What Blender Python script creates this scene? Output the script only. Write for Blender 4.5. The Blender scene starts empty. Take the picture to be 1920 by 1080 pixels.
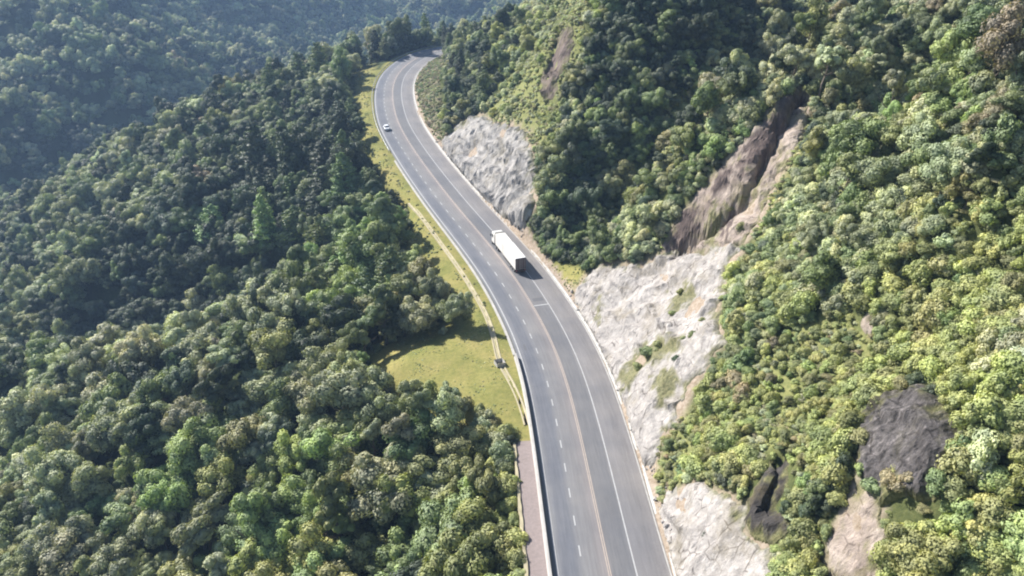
import bpy, bmesh, math, random
import numpy as np
from mathutils import Vector, Matrix

# ------------------------------------------------------------------ camera / light / exposure
sc = bpy.context.scene
W, H = 1920.0, 1080.0
F = 1500.0
CAMZ = 84.7
PITCH = math.atan(800.0 / F)          # downwards tilt
cam_d = bpy.data.cameras.new('camera'); cam = bpy.data.objects.new('camera', cam_d)
sc.collection.objects.link(cam); sc.camera = cam
cam.location = (0, 0, CAMZ)
cam.rotation_euler = (math.pi / 2 - PITCH, 0, 0)
cam_d.sensor_width = 36.0; cam_d.lens = 36.0 * F / W
cam_d.clip_start = 0.5; cam_d.clip_end = 6000

SUN_EL = math.radians(38)
SUN_AZ = math.radians(-53)            # clockwise from +Y: the sun stands to the left, a little ahead
sdir = Vector((math.sin(SUN_AZ) * math.cos(SUN_EL), math.cos(SUN_AZ) * math.cos(SUN_EL), math.sin(SUN_EL)))
world = bpy.data.worlds.new('World'); sc.world = world; world.use_nodes = True
nt = world.node_tree; nt.nodes.clear()
sky = nt.nodes.new('ShaderNodeTexSky'); sky.sky_type = 'NISHITA'; sky.sun_disc = False
sky.sun_elevation = SUN_EL; sky.sun_rotation = SUN_AZ
bg = nt.nodes.new('ShaderNodeBackground'); bg.inputs['Strength'].default_value = 0.075
wo = nt.nodes.new('ShaderNodeOutputWorld')
nt.links.new(sky.outputs[0], bg.inputs[0]); nt.links.new(bg.outputs[0], wo.inputs[0])
sl = bpy.data.lights.new('sun', 'SUN'); sl.energy = 5.0; sl.angle = math.radians(0.5); sl.color = (1.0, 0.96, 0.89)
so = bpy.data.objects.new('sun', sl); sc.collection.objects.link(so)
so.rotation_euler = sdir.to_track_quat('Z', 'Y').to_euler()
sc.view_settings.view_transform = 'Standard'; sc.view_settings.look = 'None'
sc.view_settings.gamma = 1.0; sc.view_settings.exposure = 1.0
sc.cycles.filter_width = 2.0; sc.cycles.max_bounces = 4; sc.cycles.diffuse_bounces = 2; sc.cycles.glossy_bounces = 1
sc.cycles.transmission_bounces = 2; sc.cycles.volume_bounces = 0; sc.cycles.transparent_max_bounces = 4
sc.cycles.caustics_reflective = False; sc.cycles.caustics_refractive = False

rng = np.random.default_rng(7)
random.seed(7)
C = sc.collection

# ------------------------------------------------------------------ helpers
cP, sP = math.cos(PITCH), math.sin(PITCH)
def ray(px, py):
    u, v = px - W / 2, py - H / 2
    return np.array([u, F * cP - v * sP, -F * sP - v * cP])
def at_z(px, py, z):
    d = ray(px, py); t = (z - CAMZ) / d[2]
    return np.array([0, 0, CAMZ]) + d * t
def proj(P):
    P = np.asarray(P, float); x, y, z = P[..., 0], P[..., 1], P[..., 2] - CAMZ
    dep = y * cP - z * sP; dn = -y * sP - z * cP
    dd = np.where(dep > 1, dep, 1.0)
    px = W / 2 + F * x / dd; py = H / 2 + F * dn / dd
    px = np.where(dep > 1, px, -9999)
    return px, py, dep
def inpoly(px, py, poly):
    r = np.zeros(px.shape, bool); n = len(poly)
    for i in range(n):
        x1, y1 = poly[i]; x2, y2 = poly[(i + 1) % n]
        if y1 == y2: continue
        c = ((y1 > py) != (y2 > py)) & (px < (x2 - x1) * (py - y1) / (y2 - y1) + x1)
        r ^= c
    return r
def polydist(px, py, poly):            # signed, + inside
    best = np.full(px.shape, 1e9); n = len(poly)
    for i in range(n):
        x1, y1 = poly[i]; x2, y2 = poly[(i + 1) % n]
        dx, dy = x2 - x1, y2 - y1; L = dx * dx + dy * dy + 1e-9
        t = np.clip(((px - x1) * dx + (py - y1) * dy) / L, 0, 1)
        best = np.minimum(best, np.hypot(px - x1 - t * dx, py - y1 - t * dy))
    return np.where(inpoly(px, py, poly), best, -best)
def _h(ix, iy, iz, seed):
    with np.errstate(over='ignore'):
        n = ix.astype(np.uint32) * np.uint32(374761393) + iy.astype(np.uint32) * np.uint32(668265263) \
            + iz.astype(np.uint32) * np.uint32(2147483647 - 59) + np.uint32(seed) * np.uint32(974634777)
        n = (n ^ (n >> np.uint32(13))) * np.uint32(1274126177)
        n = (n ^ (n >> np.uint32(16))) * np.uint32(2246822519)
        n = n ^ (n >> np.uint32(15))
    return n.astype(np.float64) / 4294967295.0
def noise(x, y, z=0.0, seed=0):        # value noise, -1..1
    x, y, z = np.broadcast_arrays(np.asarray(x, float), np.asarray(y, float), np.asarray(z, float))
    ix, iy, iz = np.floor(x), np.floor(y), np.floor(z)
    fx, fy, fz = x - ix, y - iy, z - iz
    fx, fy, fz = [f * f * f * (f * (f * 6 - 15) + 10) for f in (fx, fy, fz)]
    ix, iy, iz = ix.astype(np.int64), iy.astype(np.int64), iz.astype(np.int64)
    r = 0
    for a in (0, 1):
        for b in (0, 1):
            for c in (0, 1):
                r = r + _h(ix + a, iy + b, iz + c, seed) * (fx if a else 1 - fx) * (fy if b else 1 - fy) * (fz if c else 1 - fz)
    return r * 2 - 1
def fbm(x, y, z=0.0, o=4, seed=0, gain=0.5):
    r = 0; a = 1; t = 0
    for i in range(o):
        k = 2.03 ** i
        r = r + a * noise(np.asarray(x) * k + 17.3 * i, np.asarray(y) * k - 9.1 * i, np.asarray(z) * k + 3.7 * i, seed + i); t += a; a *= gain
    return r / t
def sstep(a, b, x):
    t = np.clip((x - a) / (b - a), 0, 1); return t * t * (3 - 2 * t)

def mesh_obj(name, verts, faces, mats, parent=None, attrs=None, smooth=False, matidx=None):
    me = bpy.data.meshes.new(name)
    verts = np.asarray(verts, np.float32)
    if isinstance(faces, np.ndarray):
        nv = faces.shape[1]; nf = faces.shape[0]
        me.vertices.add(len(verts)); me.vertices.foreach_set('co', verts.ravel())
        me.loops.add(nf * nv); me.loops.foreach_set('vertex_index', faces.astype(np.int32).ravel())
        me.polygons.add(nf); me.polygons.foreach_set('loop_start', np.arange(0, nf * nv, nv, dtype=np.int32))
        me.update(calc_edges=True)
    else:
        me.from_pydata([tuple(map(float, v)) for v in verts], [], faces); me.update()
    for m in (mats if isinstance(mats, (list, tuple)) else [mats]): me.materials.append(m)
    if matidx is not None: me.polygons.foreach_set('material_index', np.asarray(matidx, np.int32))
    if attrs:
        for k, (dom, typ, data) in attrs.items():
            a = me.attributes.new(k, typ, dom)
            a.data.foreach_set('value' if typ == 'FLOAT' else ('vector' if typ == 'FLOAT_VECTOR' else 'color'), np.asarray(data, np.float32).ravel())
    me.polygons.foreach_set('use_smooth', np.full(len(me.polygons), smooth))
    me.validate(); me.update()
    o = bpy.data.objects.new(name, me); C.objects.link(o)
    if parent: o.parent = parent
    return o
def tag(o, label=None, cat=None, group=None, kind=None):
    if label: o['label'] = label
    if cat: o['category'] = cat
    if group: o['group'] = group
    if kind: o['kind'] = kind
    return o
def empty(name, loc, rz=0.0):
    o = bpy.data.objects.new(name, None); C.objects.link(o); o.location = loc; o.rotation_euler = (0, 0, rz)
    o.empty_display_size = 0.3
    return o

# ------------------------------------------------------------------ materials
def mat(name):
    m = bpy.data.materials.new(name); m.use_nodes = True
    n = m.node_tree; n.nodes.clear()
    out = n.nodes.new('ShaderNodeOutputMaterial')
    return m, n, out
def N(n, t, **kw):
    x = n.nodes.new(t)
    for k, v in kw.items():
        if k in x.inputs: x.inputs[k].default_value = v
        else: setattr(x, k, v)
    return x
def ramp(n, stops, src):
    r = n.nodes.new('ShaderNodeValToRGB'); e = r.color_ramp.elements
    while len(e) < len(stops): e.new(0.5)
    for i, (p, c) in enumerate(stops):
        e[i].position = p; e[i].color = (*c, 1) if len(c) == 3 else c
    n.links.new(src, r.inputs[0]); return r
def mixc(n, f, a, b, mode='MIX'):
    m = n.nodes.new('ShaderNodeMix'); m.data_type = 'RGBA'; m.blend_type = mode; m.clamp_factor = True
    for i, v in ((0, f), (6, a), (7, b)):
        if isinstance(v, bpy.types.NodeSocket): n.links.new(v, m.inputs[i])
        else: m.inputs[i].default_value = v if i == 0 else (*v, 1)
    return m.outputs[2]
def noi(n, scale, detail=4, rough=0.55, vec=None, dist=0.0):
    t = N(n, 'ShaderNodeTexNoise'); t.inputs['Scale'].default_value = scale; t.inputs['Detail'].default_value = detail
    t.inputs['Roughness'].default_value = rough; t.inputs['Distortion'].default_value = dist
    if vec: n.links.new(vec, t.inputs['Vector'])
    return t.outputs[0]
def worldpos(n):
    return n.nodes.new('ShaderNodeNewGeometry').outputs['Position']
def simple(name, col, rough=0.6, metal=0.0, var=0.12, vs=6.0, spec=0.5):
    m, n, out = mat(name)
    tc = n.nodes.new('ShaderNodeTexCoord')
    f = noi(n, vs, 4, 0.6, tc.outputs['Object'])
    c = mixc(n, f, tuple(max(0, x * (1 - var)) for x in col), tuple(min(1, x * (1 + var)) for x in col))
    b = N(n, 'ShaderNodeBsdfPrincipled'); n.links.new(c, b.inputs['Base Color'])
    b.inputs['Roughness'].default_value = rough; b.inputs['Metallic'].default_value = metal
    b.inputs['Specular IOR Level'].default_value = spec
    n.links.new(b.outputs[0], out.inputs[0]); return m

def leaf_mat(name, base, trans=0.2):
    m, n, out = mat(name)
    a = N(n, 'ShaderNodeAttribute', attribute_type='INSTANCER', attribute_name='tint')
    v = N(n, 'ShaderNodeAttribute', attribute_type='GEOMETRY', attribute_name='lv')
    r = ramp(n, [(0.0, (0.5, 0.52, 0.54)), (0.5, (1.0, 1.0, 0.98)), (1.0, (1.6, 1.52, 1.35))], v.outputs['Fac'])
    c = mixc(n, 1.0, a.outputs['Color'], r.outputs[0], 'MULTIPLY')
    w = noi(n, 0.35, 3, 0.6, worldpos(n))
    c = mixc(n, 1.0, c, ramp(n, [(0.3, (0.8, 0.84, 0.86)), (0.7, (1.2, 1.14, 1.02))], w).outputs[0], 'MULTIPLY')
    b = N(n, 'ShaderNodeBsdfPrincipled'); n.links.new(c, b.inputs['Base Color'])
    b.inputs['Roughness'].default_value = 0.55; b.inputs['Specular IOR Level'].default_value = 0.35
    t = N(n, 'ShaderNodeBsdfTranslucent')
    tc = mixc(n, 1.0, c, (1.25, 1.3, 0.6), 'MULTIPLY'); n.links.new(tc, t.inputs[0])
    mx = N(n, 'ShaderNodeMixShader'); mx.inputs[0].default_value = trans
    n.links.new(b.outputs[0], mx.inputs[1]); n.links.new(t.outputs[0], mx.inputs[2]); n.links.new(mx.outputs[0], out.inputs[0])
    return m

def rock_mat(name, cols, streak=0.0, tilt=0.0, dirt=(0.16, 0.13, 0.07), dirt_amt=0.5, bump=0.5):
    m, n, out = mat(name)
    P = worldpos(n)
    mp = N(n, 'ShaderNodeMapping'); n.links.new(P, mp.inputs[0]); mp.inputs['Rotation'].default_value = (0.5, 0.3, 0.4); mp.inputs['Scale'].default_value = (1, 1, 0.6)
    f1 = noi(n, 0.22, 6, 0.65, mp.outputs[0], 0.6)
    f2 = noi(n, 1.3, 5, 0.7, mp.outputs[0], 1.0)
    c = ramp(n, [(0.25, cols[0]), (0.5, cols[1]), (0.75, cols[2])], f1).outputs[0]
    c = mixc(n, 1.0, c, ramp(n, [(0.22, (0.66, 0.64, 0.63)), (0.42, (1, 1, 1)), (0.8, (1.1, 1.09, 1.07))], f2).outputs[0], 'MULTIPLY')
    vo = N(n, 'ShaderNodeTexVoronoi', feature='DISTANCE_TO_EDGE'); vo.inputs['Scale'].default_value = 0.45
    ds = mixc(n, 0.12, mp.outputs[0], N(n, 'ShaderNodeTexNoise', Scale=1.1).outputs[1])
    n.links.new(ds, vo.inputs['Vector'])
    cr = ramp(n, [(0.0, (0.3, 0.28, 0.27)), (0.045, (1, 1, 1))], vo.outputs[0]).outputs[0]
    fm = noi(n, 0.5, 3, 0.5, P)
    crf = ramp(n, [(0.45, (0, 0, 0)), (0.62, (1, 1, 1))], fm).outputs[0]
    c = mixc(n, crf, c, mixc(n, 1.0, c, cr, 'MULTIPLY'))
    if streak:
        ms = N(n, 'ShaderNodeMapping'); n.links.new(P, ms.inputs[0]); ms.inputs['Scale'].default_value = (1.3, 1.3, 0.12); ms.inputs['Rotation'].default_value = (0, tilt, 0)
        s = noi(n, 1.1, 4, 0.7, ms.outputs[0])
        c = mixc(n, 1.0, c, ramp(n, [(0.35, (1 - streak,) * 3), (0.6, (1, 1, 1)), (0.72, (1 + streak * 1.3,) * 3)], s).outputs[0], 'MULTIPLY')
    g = noi(n, 0.16, 5, 0.7, P, 0.5)
    gm = ramp(n, [(0.5, (0, 0, 0)), (0.68, (dirt_amt,) * 3)], g).outputs[0]
    c = mixc(n, gm, c, dirt)
    ms_ = N(n, 'ShaderNodeAttribute', attribute_type='GEOMETRY', attribute_name='moss')
    br_ = N(n, 'ShaderNodeAttribute', attribute_type='GEOMETRY', attribute_name='brown')
    c = mixc(n, br_.outputs['Fac'], c, ramp(n, [(0.3, (0.05, 0.036, 0.034)), (0.5, (0.095, 0.07, 0.065)), (0.72, (0.19, 0.145, 0.125))], noi(n, 0.9, 5, 0.75, mp.outputs[0], .5)).outputs[0])
    c = mixc(n, ms_.outputs['Fac'], c, ramp(n, [(0.35, (0.09, 0.1, 0.035)), (0.65, (0.23, 0.21, 0.1))], noi(n, 2.2, 4, 0.7, P)).outputs[0])
    b = N(n, 'ShaderNodeBsdfPrincipled'); n.links.new(c, b.inputs['Base Color']); b.inputs['Roughness'].default_value = 0.85
    b.inputs['Specular IOR Level'].default_value = 0.25
    bp = N(n, 'ShaderNodeBump'); bp.inputs['Strength'].default_value = bump; bp.inputs['Distance'].default_value = 0.5
    hh = N(n, 'ShaderNodeMath', operation='ADD'); n.links.new(f2, hh.inputs[0]); n.links.new(noi(n, 4.5, 4, 0.7, mp.outputs[0]), hh.inputs[1])
    n.links.new(hh.outputs[0], bp.inputs['Height']); n.links.new(bp.outputs[0], b.inputs['Normal'])
    n.links.new(b.outputs[0], out.inputs[0]); return m

def terrain_mat():
    m, n, out = mat('hillside_ground')
    P = worldpos(n)
    def at(nm): return N(n, 'ShaderNodeAttribute', attribute_type='GEOMETRY', attribute_name=nm).outputs['Fac']
    f = noi(n, 0.12, 6, 0.65, P); f2 = noi(n, 1.4, 5, 0.7, P); f3 = noi(n, 0.05, 3, 0.5, P)
    under = ramp(n, [(0.3, (0.025, 0.035, 0.015)), (0.55, (0.05, 0.065, 0.025)), (0.75, (0.09, 0.1, 0.04))], f2).outputs[0]
    gr = ramp(n, [(0.3, (0.155, 0.17, 0.055)), (0.48, (0.235, 0.225, 0.08)), (0.7, (0.31, 0.265, 0.11))], f).outputs[0]
    gr = mixc(n, 1.0, gr, ramp(n, [(0.3, (0.72, 0.76, 0.7)), (0.7, (1.2, 1.15, 1.1))], f2).outputs[0], 'MULTIPLY')
    soil = ramp(n, [(0.3, (0.2, 0.15, 0.1)), (0.7, (0.42, 0.35, 0.29))], f2).outputs[0]
    hg = ramp(n, [(0.3, (0.12, 0.145, 0.05)), (0.7, (0.27, 0.26, 0.11))], f2).outputs[0]
    c = mixc(n, at('hill_grass'), under, hg)
    c = mixc(n, at('grass'), c, gr)
    c = mixc(n, at('soil'), c, soil)
    b = N(n, 'ShaderNodeBsdfPrincipled'); n.links.new(c, b.inputs['Base Color']); b.inputs['Roughness'].default_value = 0.95
    b.inputs['Specular IOR Level'].default_value = 0.1
    bp = N(n, 'ShaderNodeBump'); bp.inputs['Strength'].default_value = 0.6; bp.inputs['Distance'].default_value = 0.25
    n.links.new(noi(n, 2.5, 5, 0.75, P), bp.inputs['Height']); n.links.new(bp.outputs[0], b.inputs['Normal'])
    n.links.new(b.outputs[0], out.inputs[0]); return m

def road_mat(name, bands, rough=0.85):
    """bands: (d, colour) wear bands across the road; UV x = metres from the centre line, y = metres along it"""
    m, n, out = mat(name)
    uv = N(n, 'ShaderNodeAttribute', attribute_type='GEOMETRY', attribute_name='st')
    sx = N(n, 'ShaderNodeSeparateXYZ'); n.links.new(uv.outputs['Vector'], sx.inputs[0])
    mp = N(n, 'ShaderNodeMapping'); n.links.new(uv.outputs['Vector'], mp.inputs[0]); mp.inputs['Scale'].default_value = (1, 0.05, 1)
    w = noi(n, 0.6, 4, 0.6, mp.outputs[0])
    ad = N(n, 'ShaderNodeMath', operation='MULTIPLY_ADD'); n.links.new(w, ad.inputs[0]); ad.inputs[1].default_value = 0.9; n.links.new(sx.outputs[0], ad.inputs[2])
    mr = N(n, 'ShaderNodeMapRange'); n.links.new(ad.outputs[0], mr.inputs[0]); mr.inputs[1].default_value = -8 + .45; mr.inputs[2].default_value = 9 + .45
    c = ramp(n, [((d + 8) / 17.0, col) for d, col in bands], mr.outputs[0]).outputs[0]
    f = noi(n, 0.09, 4, 0.6, worldpos(n)); f2 = noi(n, 3.0, 3, 0.6, mp.outputs[0]); f3 = noi(n, 9.0, 3, 0.7, worldpos(n))
    c = mixc(n, 1.0, c, ramp(n, [(0.3, (0.82, 0.84, 0.88)), (0.7, (1.15, 1.13, 1.1))], f).outputs[0], 'MULTIPLY')
    c = mixc(n, 1.0, c, ramp(n, [(0.3, (0.88,) * 3), (0.7, (1.1,) * 3)], f2).outputs[0], 'MULTIPLY')
    c = mixc(n, 1.0, c, ramp(n, [(0.3, (0.7, 0.705, 0.72)), (0.7, (0.93, 0.94, 0.96))], f3).outputs[0], 'MULTIPLY')
    b = N(n, 'ShaderNodeBsdfPrincipled'); n.links.new(c, b.inputs['Base Color']); b.inputs['Roughness'].default_value = rough
    b.inputs['Specular IOR Level'].default_value = 0.3
    n.links.new(b.outputs[0], out.inputs[0]); return m

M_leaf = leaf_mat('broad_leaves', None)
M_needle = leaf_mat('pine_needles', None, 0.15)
M_bark = simple('bark', (0.13, 0.105, 0.08), 0.9, var=0.35)
M_rock = rock_mat('pale_cut_rock', [(0.27, 0.248, 0.235), (0.41, 0.38, 0.36), (0.50, 0.465, 0.44)], 0.3, math.radians(-40))
M_rockfar = rock_mat('grey_cut_rock', [(0.2, 0.193, 0.187), (0.37, 0.35, 0.335), (0.52, 0.49, 0.46)], 0.3, math.radians(-40))
M_dark = rock_mat('dark_weathered_rock', [(0.055, 0.05, 0.05), (0.1, 0.09, 0.09), (0.19, 0.172, 0.168)], 0.8, math.radians(-48), dirt=(0.1, 0.09, 0.05))
M_cav = rock_mat('shade_darkened_rock', [(0.025, 0.022, 0.022), (0.045, 0.04, 0.038), (0.1, 0.09, 0.085)], 0.3)  # shade inside the hollow is put into the rock colour
M_soil = rock_mat('slide_soil', [(0.22, 0.175, 0.15), (0.36, 0.295, 0.255), (0.5, 0.425, 0.37)], 0.3, math.radians(-40), dirt=(0.2, 0.18, 0.07), dirt_amt=0.6)
M_brown = rock_mat('brown_scarp_earth', [(0.09, 0.068, 0.06), (0.17, 0.13, 0.115), (0.3, 0.235, 0.205)], 0.4, math.radians(-45))
M_terr = terrain_mat()
M_road = road_mat('old_asphalt', [(-7.8, (0.2, 0.2, 0.2)), (-6.9, (0.235, 0.235, 0.245)), (-6.0, (0.165, 0.17, 0.19)), (-4.4, (0.17, 0.175, 0.195)), (-3.4, (0.235, 0.23, 0.232)),
                                  (-1.5, (0.225, 0.215, 0.215)), (-0.3, (0.26, 0.235, 0.23)), (0.6, (0.185, 0.182, 0.187)), (3.0, (0.18, 0.178, 0.185)), (3.9, (0.24, 0.225, 0.22))])
M_shoulder = road_mat('gravelly_shoulder', [(3.6, (0.235, 0.225, 0.225)), (5.0, (0.245, 0.232, 0.23)), (6.6, (0.225, 0.212, 0.208)), (8.2, (0.27, 0.248, 0.238))])
M_white = simple('worn_white_paint', (0.38, 0.38, 0.385), 0.7, var=0.35, vs=1.5)
M_yellow = simple('worn_yellow_paint', (0.40, 0.335, 0.285), 0.7, var=0.3, vs=1.5)
M_conc = simple('weathered_concrete', (0.4, 0.385, 0.365), 0.85, var=0.4, vs=0.7)
M_conc2 = simple('stained_concrete', (0.4, 0.35, 0.23), 0.9, var=0.4, vs=0.5)
M_gravel = simple('pink_gravel', (0.25, 0.205, 0.195), 0.95, var=0.35, vs=2.5)
M_steel = simple('galvanised_steel', (0.32, 0.33, 0.34), 0.5, 0.6)
M_tar = simple('tar_patch', (0.11, 0.11, 0.12), 0.8)

# ------------------------------------------------------------------ road centre line
cl_px = [(1139, 1058), (1121, 974), (1101.7, 874), (1079.5, 780), (1060, 700), (1042, 655.5), (1020.7, 610), (1001, 576), (980, 542), (964.5, 518),
         (947, 494), (926, 469), (905, 444), (884, 419.5), (857, 388), (829, 353), (800, 315), (776, 281), (760, 255.5), (746.7, 231), (738.5, 202), (735.6, 178), (737.5, 158), (746, 138), (762, 122), (780, 109)]
pts = [np.array([19.5, -160.]), np.array([18.5, -60.]), np.array([17.2, 0.]), np.array([15.6, 40.])]
pts += [at_z(x, y, 0)[:2] for x, y in cl_px]
pts += [np.array(p) for p in [(-41.5, 410.), (-33, 420.), (-19, 426.), (-3, 425.), (15, 419.), (40, 408.), (70, 400.)]]
P2 = np.array(pts)
def catmull(P, step):
    out = []
    for i in range(len(P) - 1):
        p0 = P[max(i - 1, 0)]; p1 = P[i]; p2 = P[i + 1]; p3 = P[min(i + 2, len(P) - 1)]
        n = max(2, int(np.linalg.norm(p2 - p1) / step))
        for k in range(n):
            t = k / n
            m1 = (p2 - p0) / 2; m2 = (p3 - p1) / 2
            out.append((2 * t**3 - 3 * t**2 + 1) * p1 + (t**3 - 2 * t**2 + t) * m1 + (-2 * t**3 + 3 * t**2) * p2 + (t**3 - t**2) * m2)
    out.append(P[-1]); return np.array(out)
CL = catmull(P2, 3.0)
for _ in range(14):
    CL[1:-1] = 0.25 * CL[:-2] + 0.5 * CL[1:-1] + 0.25 * CL[2:]
S = np.concatenate([[0], np.cumsum(np.linalg.norm(np.diff(CL, axis=0), axis=1))])
SS = np.arange(0, S[-1], 2.5)
CL = np.stack([np.interp(SS, S, CL[:, 0]), np.interp(SS, S, CL[:, 1])], 1)
TG = np.gradient(CL, axis=0); TG /= np.linalg.norm(TG, axis=1)[:, None]
NR = np.stack([TG[:, 1], -TG[:, 0]], 1)          # to the right
def road_pt(s, d, z=0.0):
    x = np.interp(s, SS, CL[:, 0]); y = np.interp(s, SS, CL[:, 1])
    nx = np.interp(s, SS, NR[:, 0]); ny = np.interp(s, SS, NR[:, 1]); l = np.hypot(nx, ny)
    return np.stack([x + nx / l * d, y + ny / l * d, np.zeros_like(x) + z], -1)
def road_sd(x, y):
    x = np.asarray(x, float); y = np.asarray(y, float); sh = x.shape; x = x.ravel(); y = y.ravel()
    D = np.empty_like(x); Sv = np.empty_like(x)
    A = CL[:-1]; B = CL[1:]; E = B - A; L2 = (E**2).sum(1)
    for i in range(0, len(x), 20000):
        px = x[i:i + 20000, None]; py = y[i:i + 20000, None]
        t = np.clip(((px - A[:, 0]) * E[:, 0] + (py - A[:, 1]) * E[:, 1]) / L2, 0, 1)
        dx = px - A[:, 0] - t * E[:, 0]; dy = py - A[:, 1] - t * E[:, 1]
        q = dx * dx + dy * dy; k = q.argmin(1); r = np.arange(len(k))
        sg = np.sign(E[k, 1] * dx[r, k] - E[k, 0] * dy[r, k])
        D[i:i + 20000] = np.sqrt(q[r, k]) * np.where(sg == 0, 1, sg); Sv[i:i + 20000] = SS[k] + t[r, k] * 2.5
    return D.reshape(sh), Sv.reshape(sh)
def s_at_py(py, d=0.0):
    pp = road_pt(SS, d); a, b, c = proj(pp)
    ok = (c > 20) & (SS < s_end_vis)
    i = np.where(ok)[0]; j = i[np.abs(b[i] - py).argmin()]
    k0, k1 = max(j - 1, 0), min(j + 1, len(SS) - 1)
    return float(np.interp(-py, -b[k0:k1 + 1], SS[k0:k1 + 1]))
s_end_vis = SS[np.argmin(np.abs(CL[:, 1] - 415) + np.abs(CL[:, 0] + 42))]

# ------------------------------------------------------------------ terrain from surveyed points
ctl = []
def cp(px, py, z, th=0.0):
    p = at_z(px, py, z); ctl.append((p[0], p[1], z - th))
# left: near slope and knoll (canopy heights, trees about 8 m)
for a in [(900, 1070, -4), (700, 1060, -15), (500, 1060, -23), (250, 1070, -31), (0, 1070, -38),
          (890, 850, -1), (760, 800, -2), (600, 850, -10), (400, 850, -19), (200, 850, -28), (0, 850, -36),
          (700, 710, -1), (600, 680, -5), (450, 640, -11), (250, 720, -23), (0, 760, -36), (300, 950, -27),
          (420, 565, -9), (550, 575, -6), (660, 615, -2), (220, 640, -22), (0, 710, -37),
          (790, 575, 3), (720, 560, 0), (650, 520, -7), (560, 490, -17), (480, 520, -31),
          (350, 590, -49), (200, 630, -55), (50, 640, -64),
          (350, 500, -39), (400, 450, -29), (200, 600, -60), (200, 530, -47), (100, 520, -57), (480, 460, -21), (0, 560, -77), (0, 440, -92), (700, 420, 0), (620, 400, -9), (500, 400, -18),
          (660, 290, 2), (600, 250, -8), (450, 280, -20), (300, 330, -32), (150, 400, -47), (350, 420, -27), (200, 450, -41),
          (650, 100, 2), (550, 145, -7), (400, 200, -18), (250, 270, -36), (130, 320, -55), (0, 390, -84), (660, 200, 4)]:
    cp(*a, 8)
for a in [(0, 372, -98), (120, 300, -92), (0, 200, -55), (0, 0, -12), (200, 200, -68), (200, 0, -28), (400, 110, -85), (400, 0, -45),
          (600, 50, -90), (600, 0, -64), (750, 20, -98), (880, 0, -88)]:
    cp(*a, 10)
# meadow, verge
for a in [(740, 680, -2.2), (850, 650, -1.6), (900, 700, -1.2), (950, 780, -0.6), (800, 690, -2), (870, 620, -1.2), (820, 760, -2.5), (900, 800, -1.5),
          (840, 480, -.8), (800, 430, -.9), (785, 400, -.8), (720, 300, -1), (685, 140, -1), (680, 185, -1.5), (850, 540, -1.2)]:
    cp(*a)
# right hillside
for a in [(1280, 250, 34), (1450, 130, 49), (1600, 20, 59), (1700, 430, 40), (1920, 290, 53), (1450, 450, 28), (1600, 200, 48), (1850, 60, 63),
          (1850, 250, 44), (1700, 370, 31), (1780, 300, 38), (1700, 800, 31), (1900, 600, 41), (1900, 1000, 29), (1560, 560, 29), (1550, 330, 38),
          (1700, 600, 32), (1820, 900, 31), (1900, 150, 62), (1500, 700, 23), (1400, 780, 17), (1560, 880, 23),
          (1200, 200, 31), (1200, 100, 41), (1200, 0, 51), (1300, 60, 46), (1100, 300, 18), (1040, 440, 7), (1000, 250, 19), (1060, 60, 42), (1080, 0, 50), (1270, 150, 36),
          (1400, 30, 48)]:
    cp(*a, 3)
for a in [(1450, 1000, 12.5), (1380, 560, 20), (1340, 650, 15.5), (1370, 470, 22), (1490, 200, 42), (1130, 495, 7), (1250, 470, 15), (1230, 600, 9),
          (1350, 960, 9), (1420, 870, 14), (1250, 740, 7.5), (1300, 500, 16.5), (1400, 400, 27), (930, 235, 13), (985, 290, 14), (1000, 370, 10)]:
    cp(*a)
for p in [(14, 172, 0), (30, 188, 6), (48, 197, 17), (68, 205, 28), (100, 215, 44), (-5, 400, 12), (10, 380, 22), (-20, 340, 14), (-28, 300, 9), (15, 340, 36),
          (60, 330, 60), (60, 280, 58), (100, 300, 78), (100, 180, 74), (120, 250, 82), (130, 120, 96), (110, 60, 78), (90, 0, 58), (90, -60, 58), (140, 0, 100), (200, 120, 135), (200, 300, 120), (60, 380, 30), (120, 380, 60),
          (-120, 520, -92), (-50, 520, -66), (-200, 460, -96), (-300, 470, -108), (-60, 452, -16), (0, 470, -20), (40, 450, -6), (60, 560, -70), (20, 660, -100), (-60, 650, -105),
          (-400, 1100, 15), (-100, 1500, -30), (300, 1200, 20), (250, 700, -20), (-800, 900, 40), (-700, 500, -40), (-700, 200, -110), (-330, 120, -95), (-200, -50, -85), (-100, -80, -55), (-500, -80, -120), (300, 500, 60),
          (-38, 206, -28), (-72, 214, -52), (-105, 219, -70), (-140, 226, -84), (-60, 20, -34), (-30, 20, -20), (-250, 300, -96), (-250, 200, -92), (-400, 350, -110), (-800, 1700, 60), (400, 1700, 40), (400, 0, 200), (-160, 100, -60)]:
    ctl.append(p)
for s in np.arange(0, SS[-1], 14.0):
    for d in (-8, 0, 8):
        p = road_pt(np.array([s]), d)[0]; ctl.append((p[0], p[1], 0.0))
CT = np.array(ctl, float); CS = 5.0
def kern(r2): return np.sqrt(r2 + CS * CS)
A = kern(((CT[:, None, :2] - CT[None, :, :2])**2).sum(-1)); n0 = len(CT)
A -= np.eye(n0) * 1.2                       # a little smoothing
Pm = np.concatenate([np.ones((n0, 1)), CT[:, :2] / 100], 1)
KK = np.block([[A, Pm], [Pm.T, np.zeros((3, 3))]])
sol = np.linalg.solve(KK, np.concatenate([CT[:, 2], np.zeros(3)])); wv = sol[:n0]; pv = sol[n0:]
def rbf(x, y):
    out = np.empty(x.size); xf = x.ravel(); yf = y.ravel()
    for i in range(0, xf.size, 8000):
        r2 = (xf[i:i + 8000, None] - CT[None, :, 0])**2 + (yf[i:i + 8000, None] - CT[None, :, 1])**2
        out[i:i + 8000] = kern(r2) @ wv + pv[0] + pv[1] * xf[i:i + 8000] / 100 + pv[2] * yf[i:i + 8000] / 100
    return out.reshape(x.shape)

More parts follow.
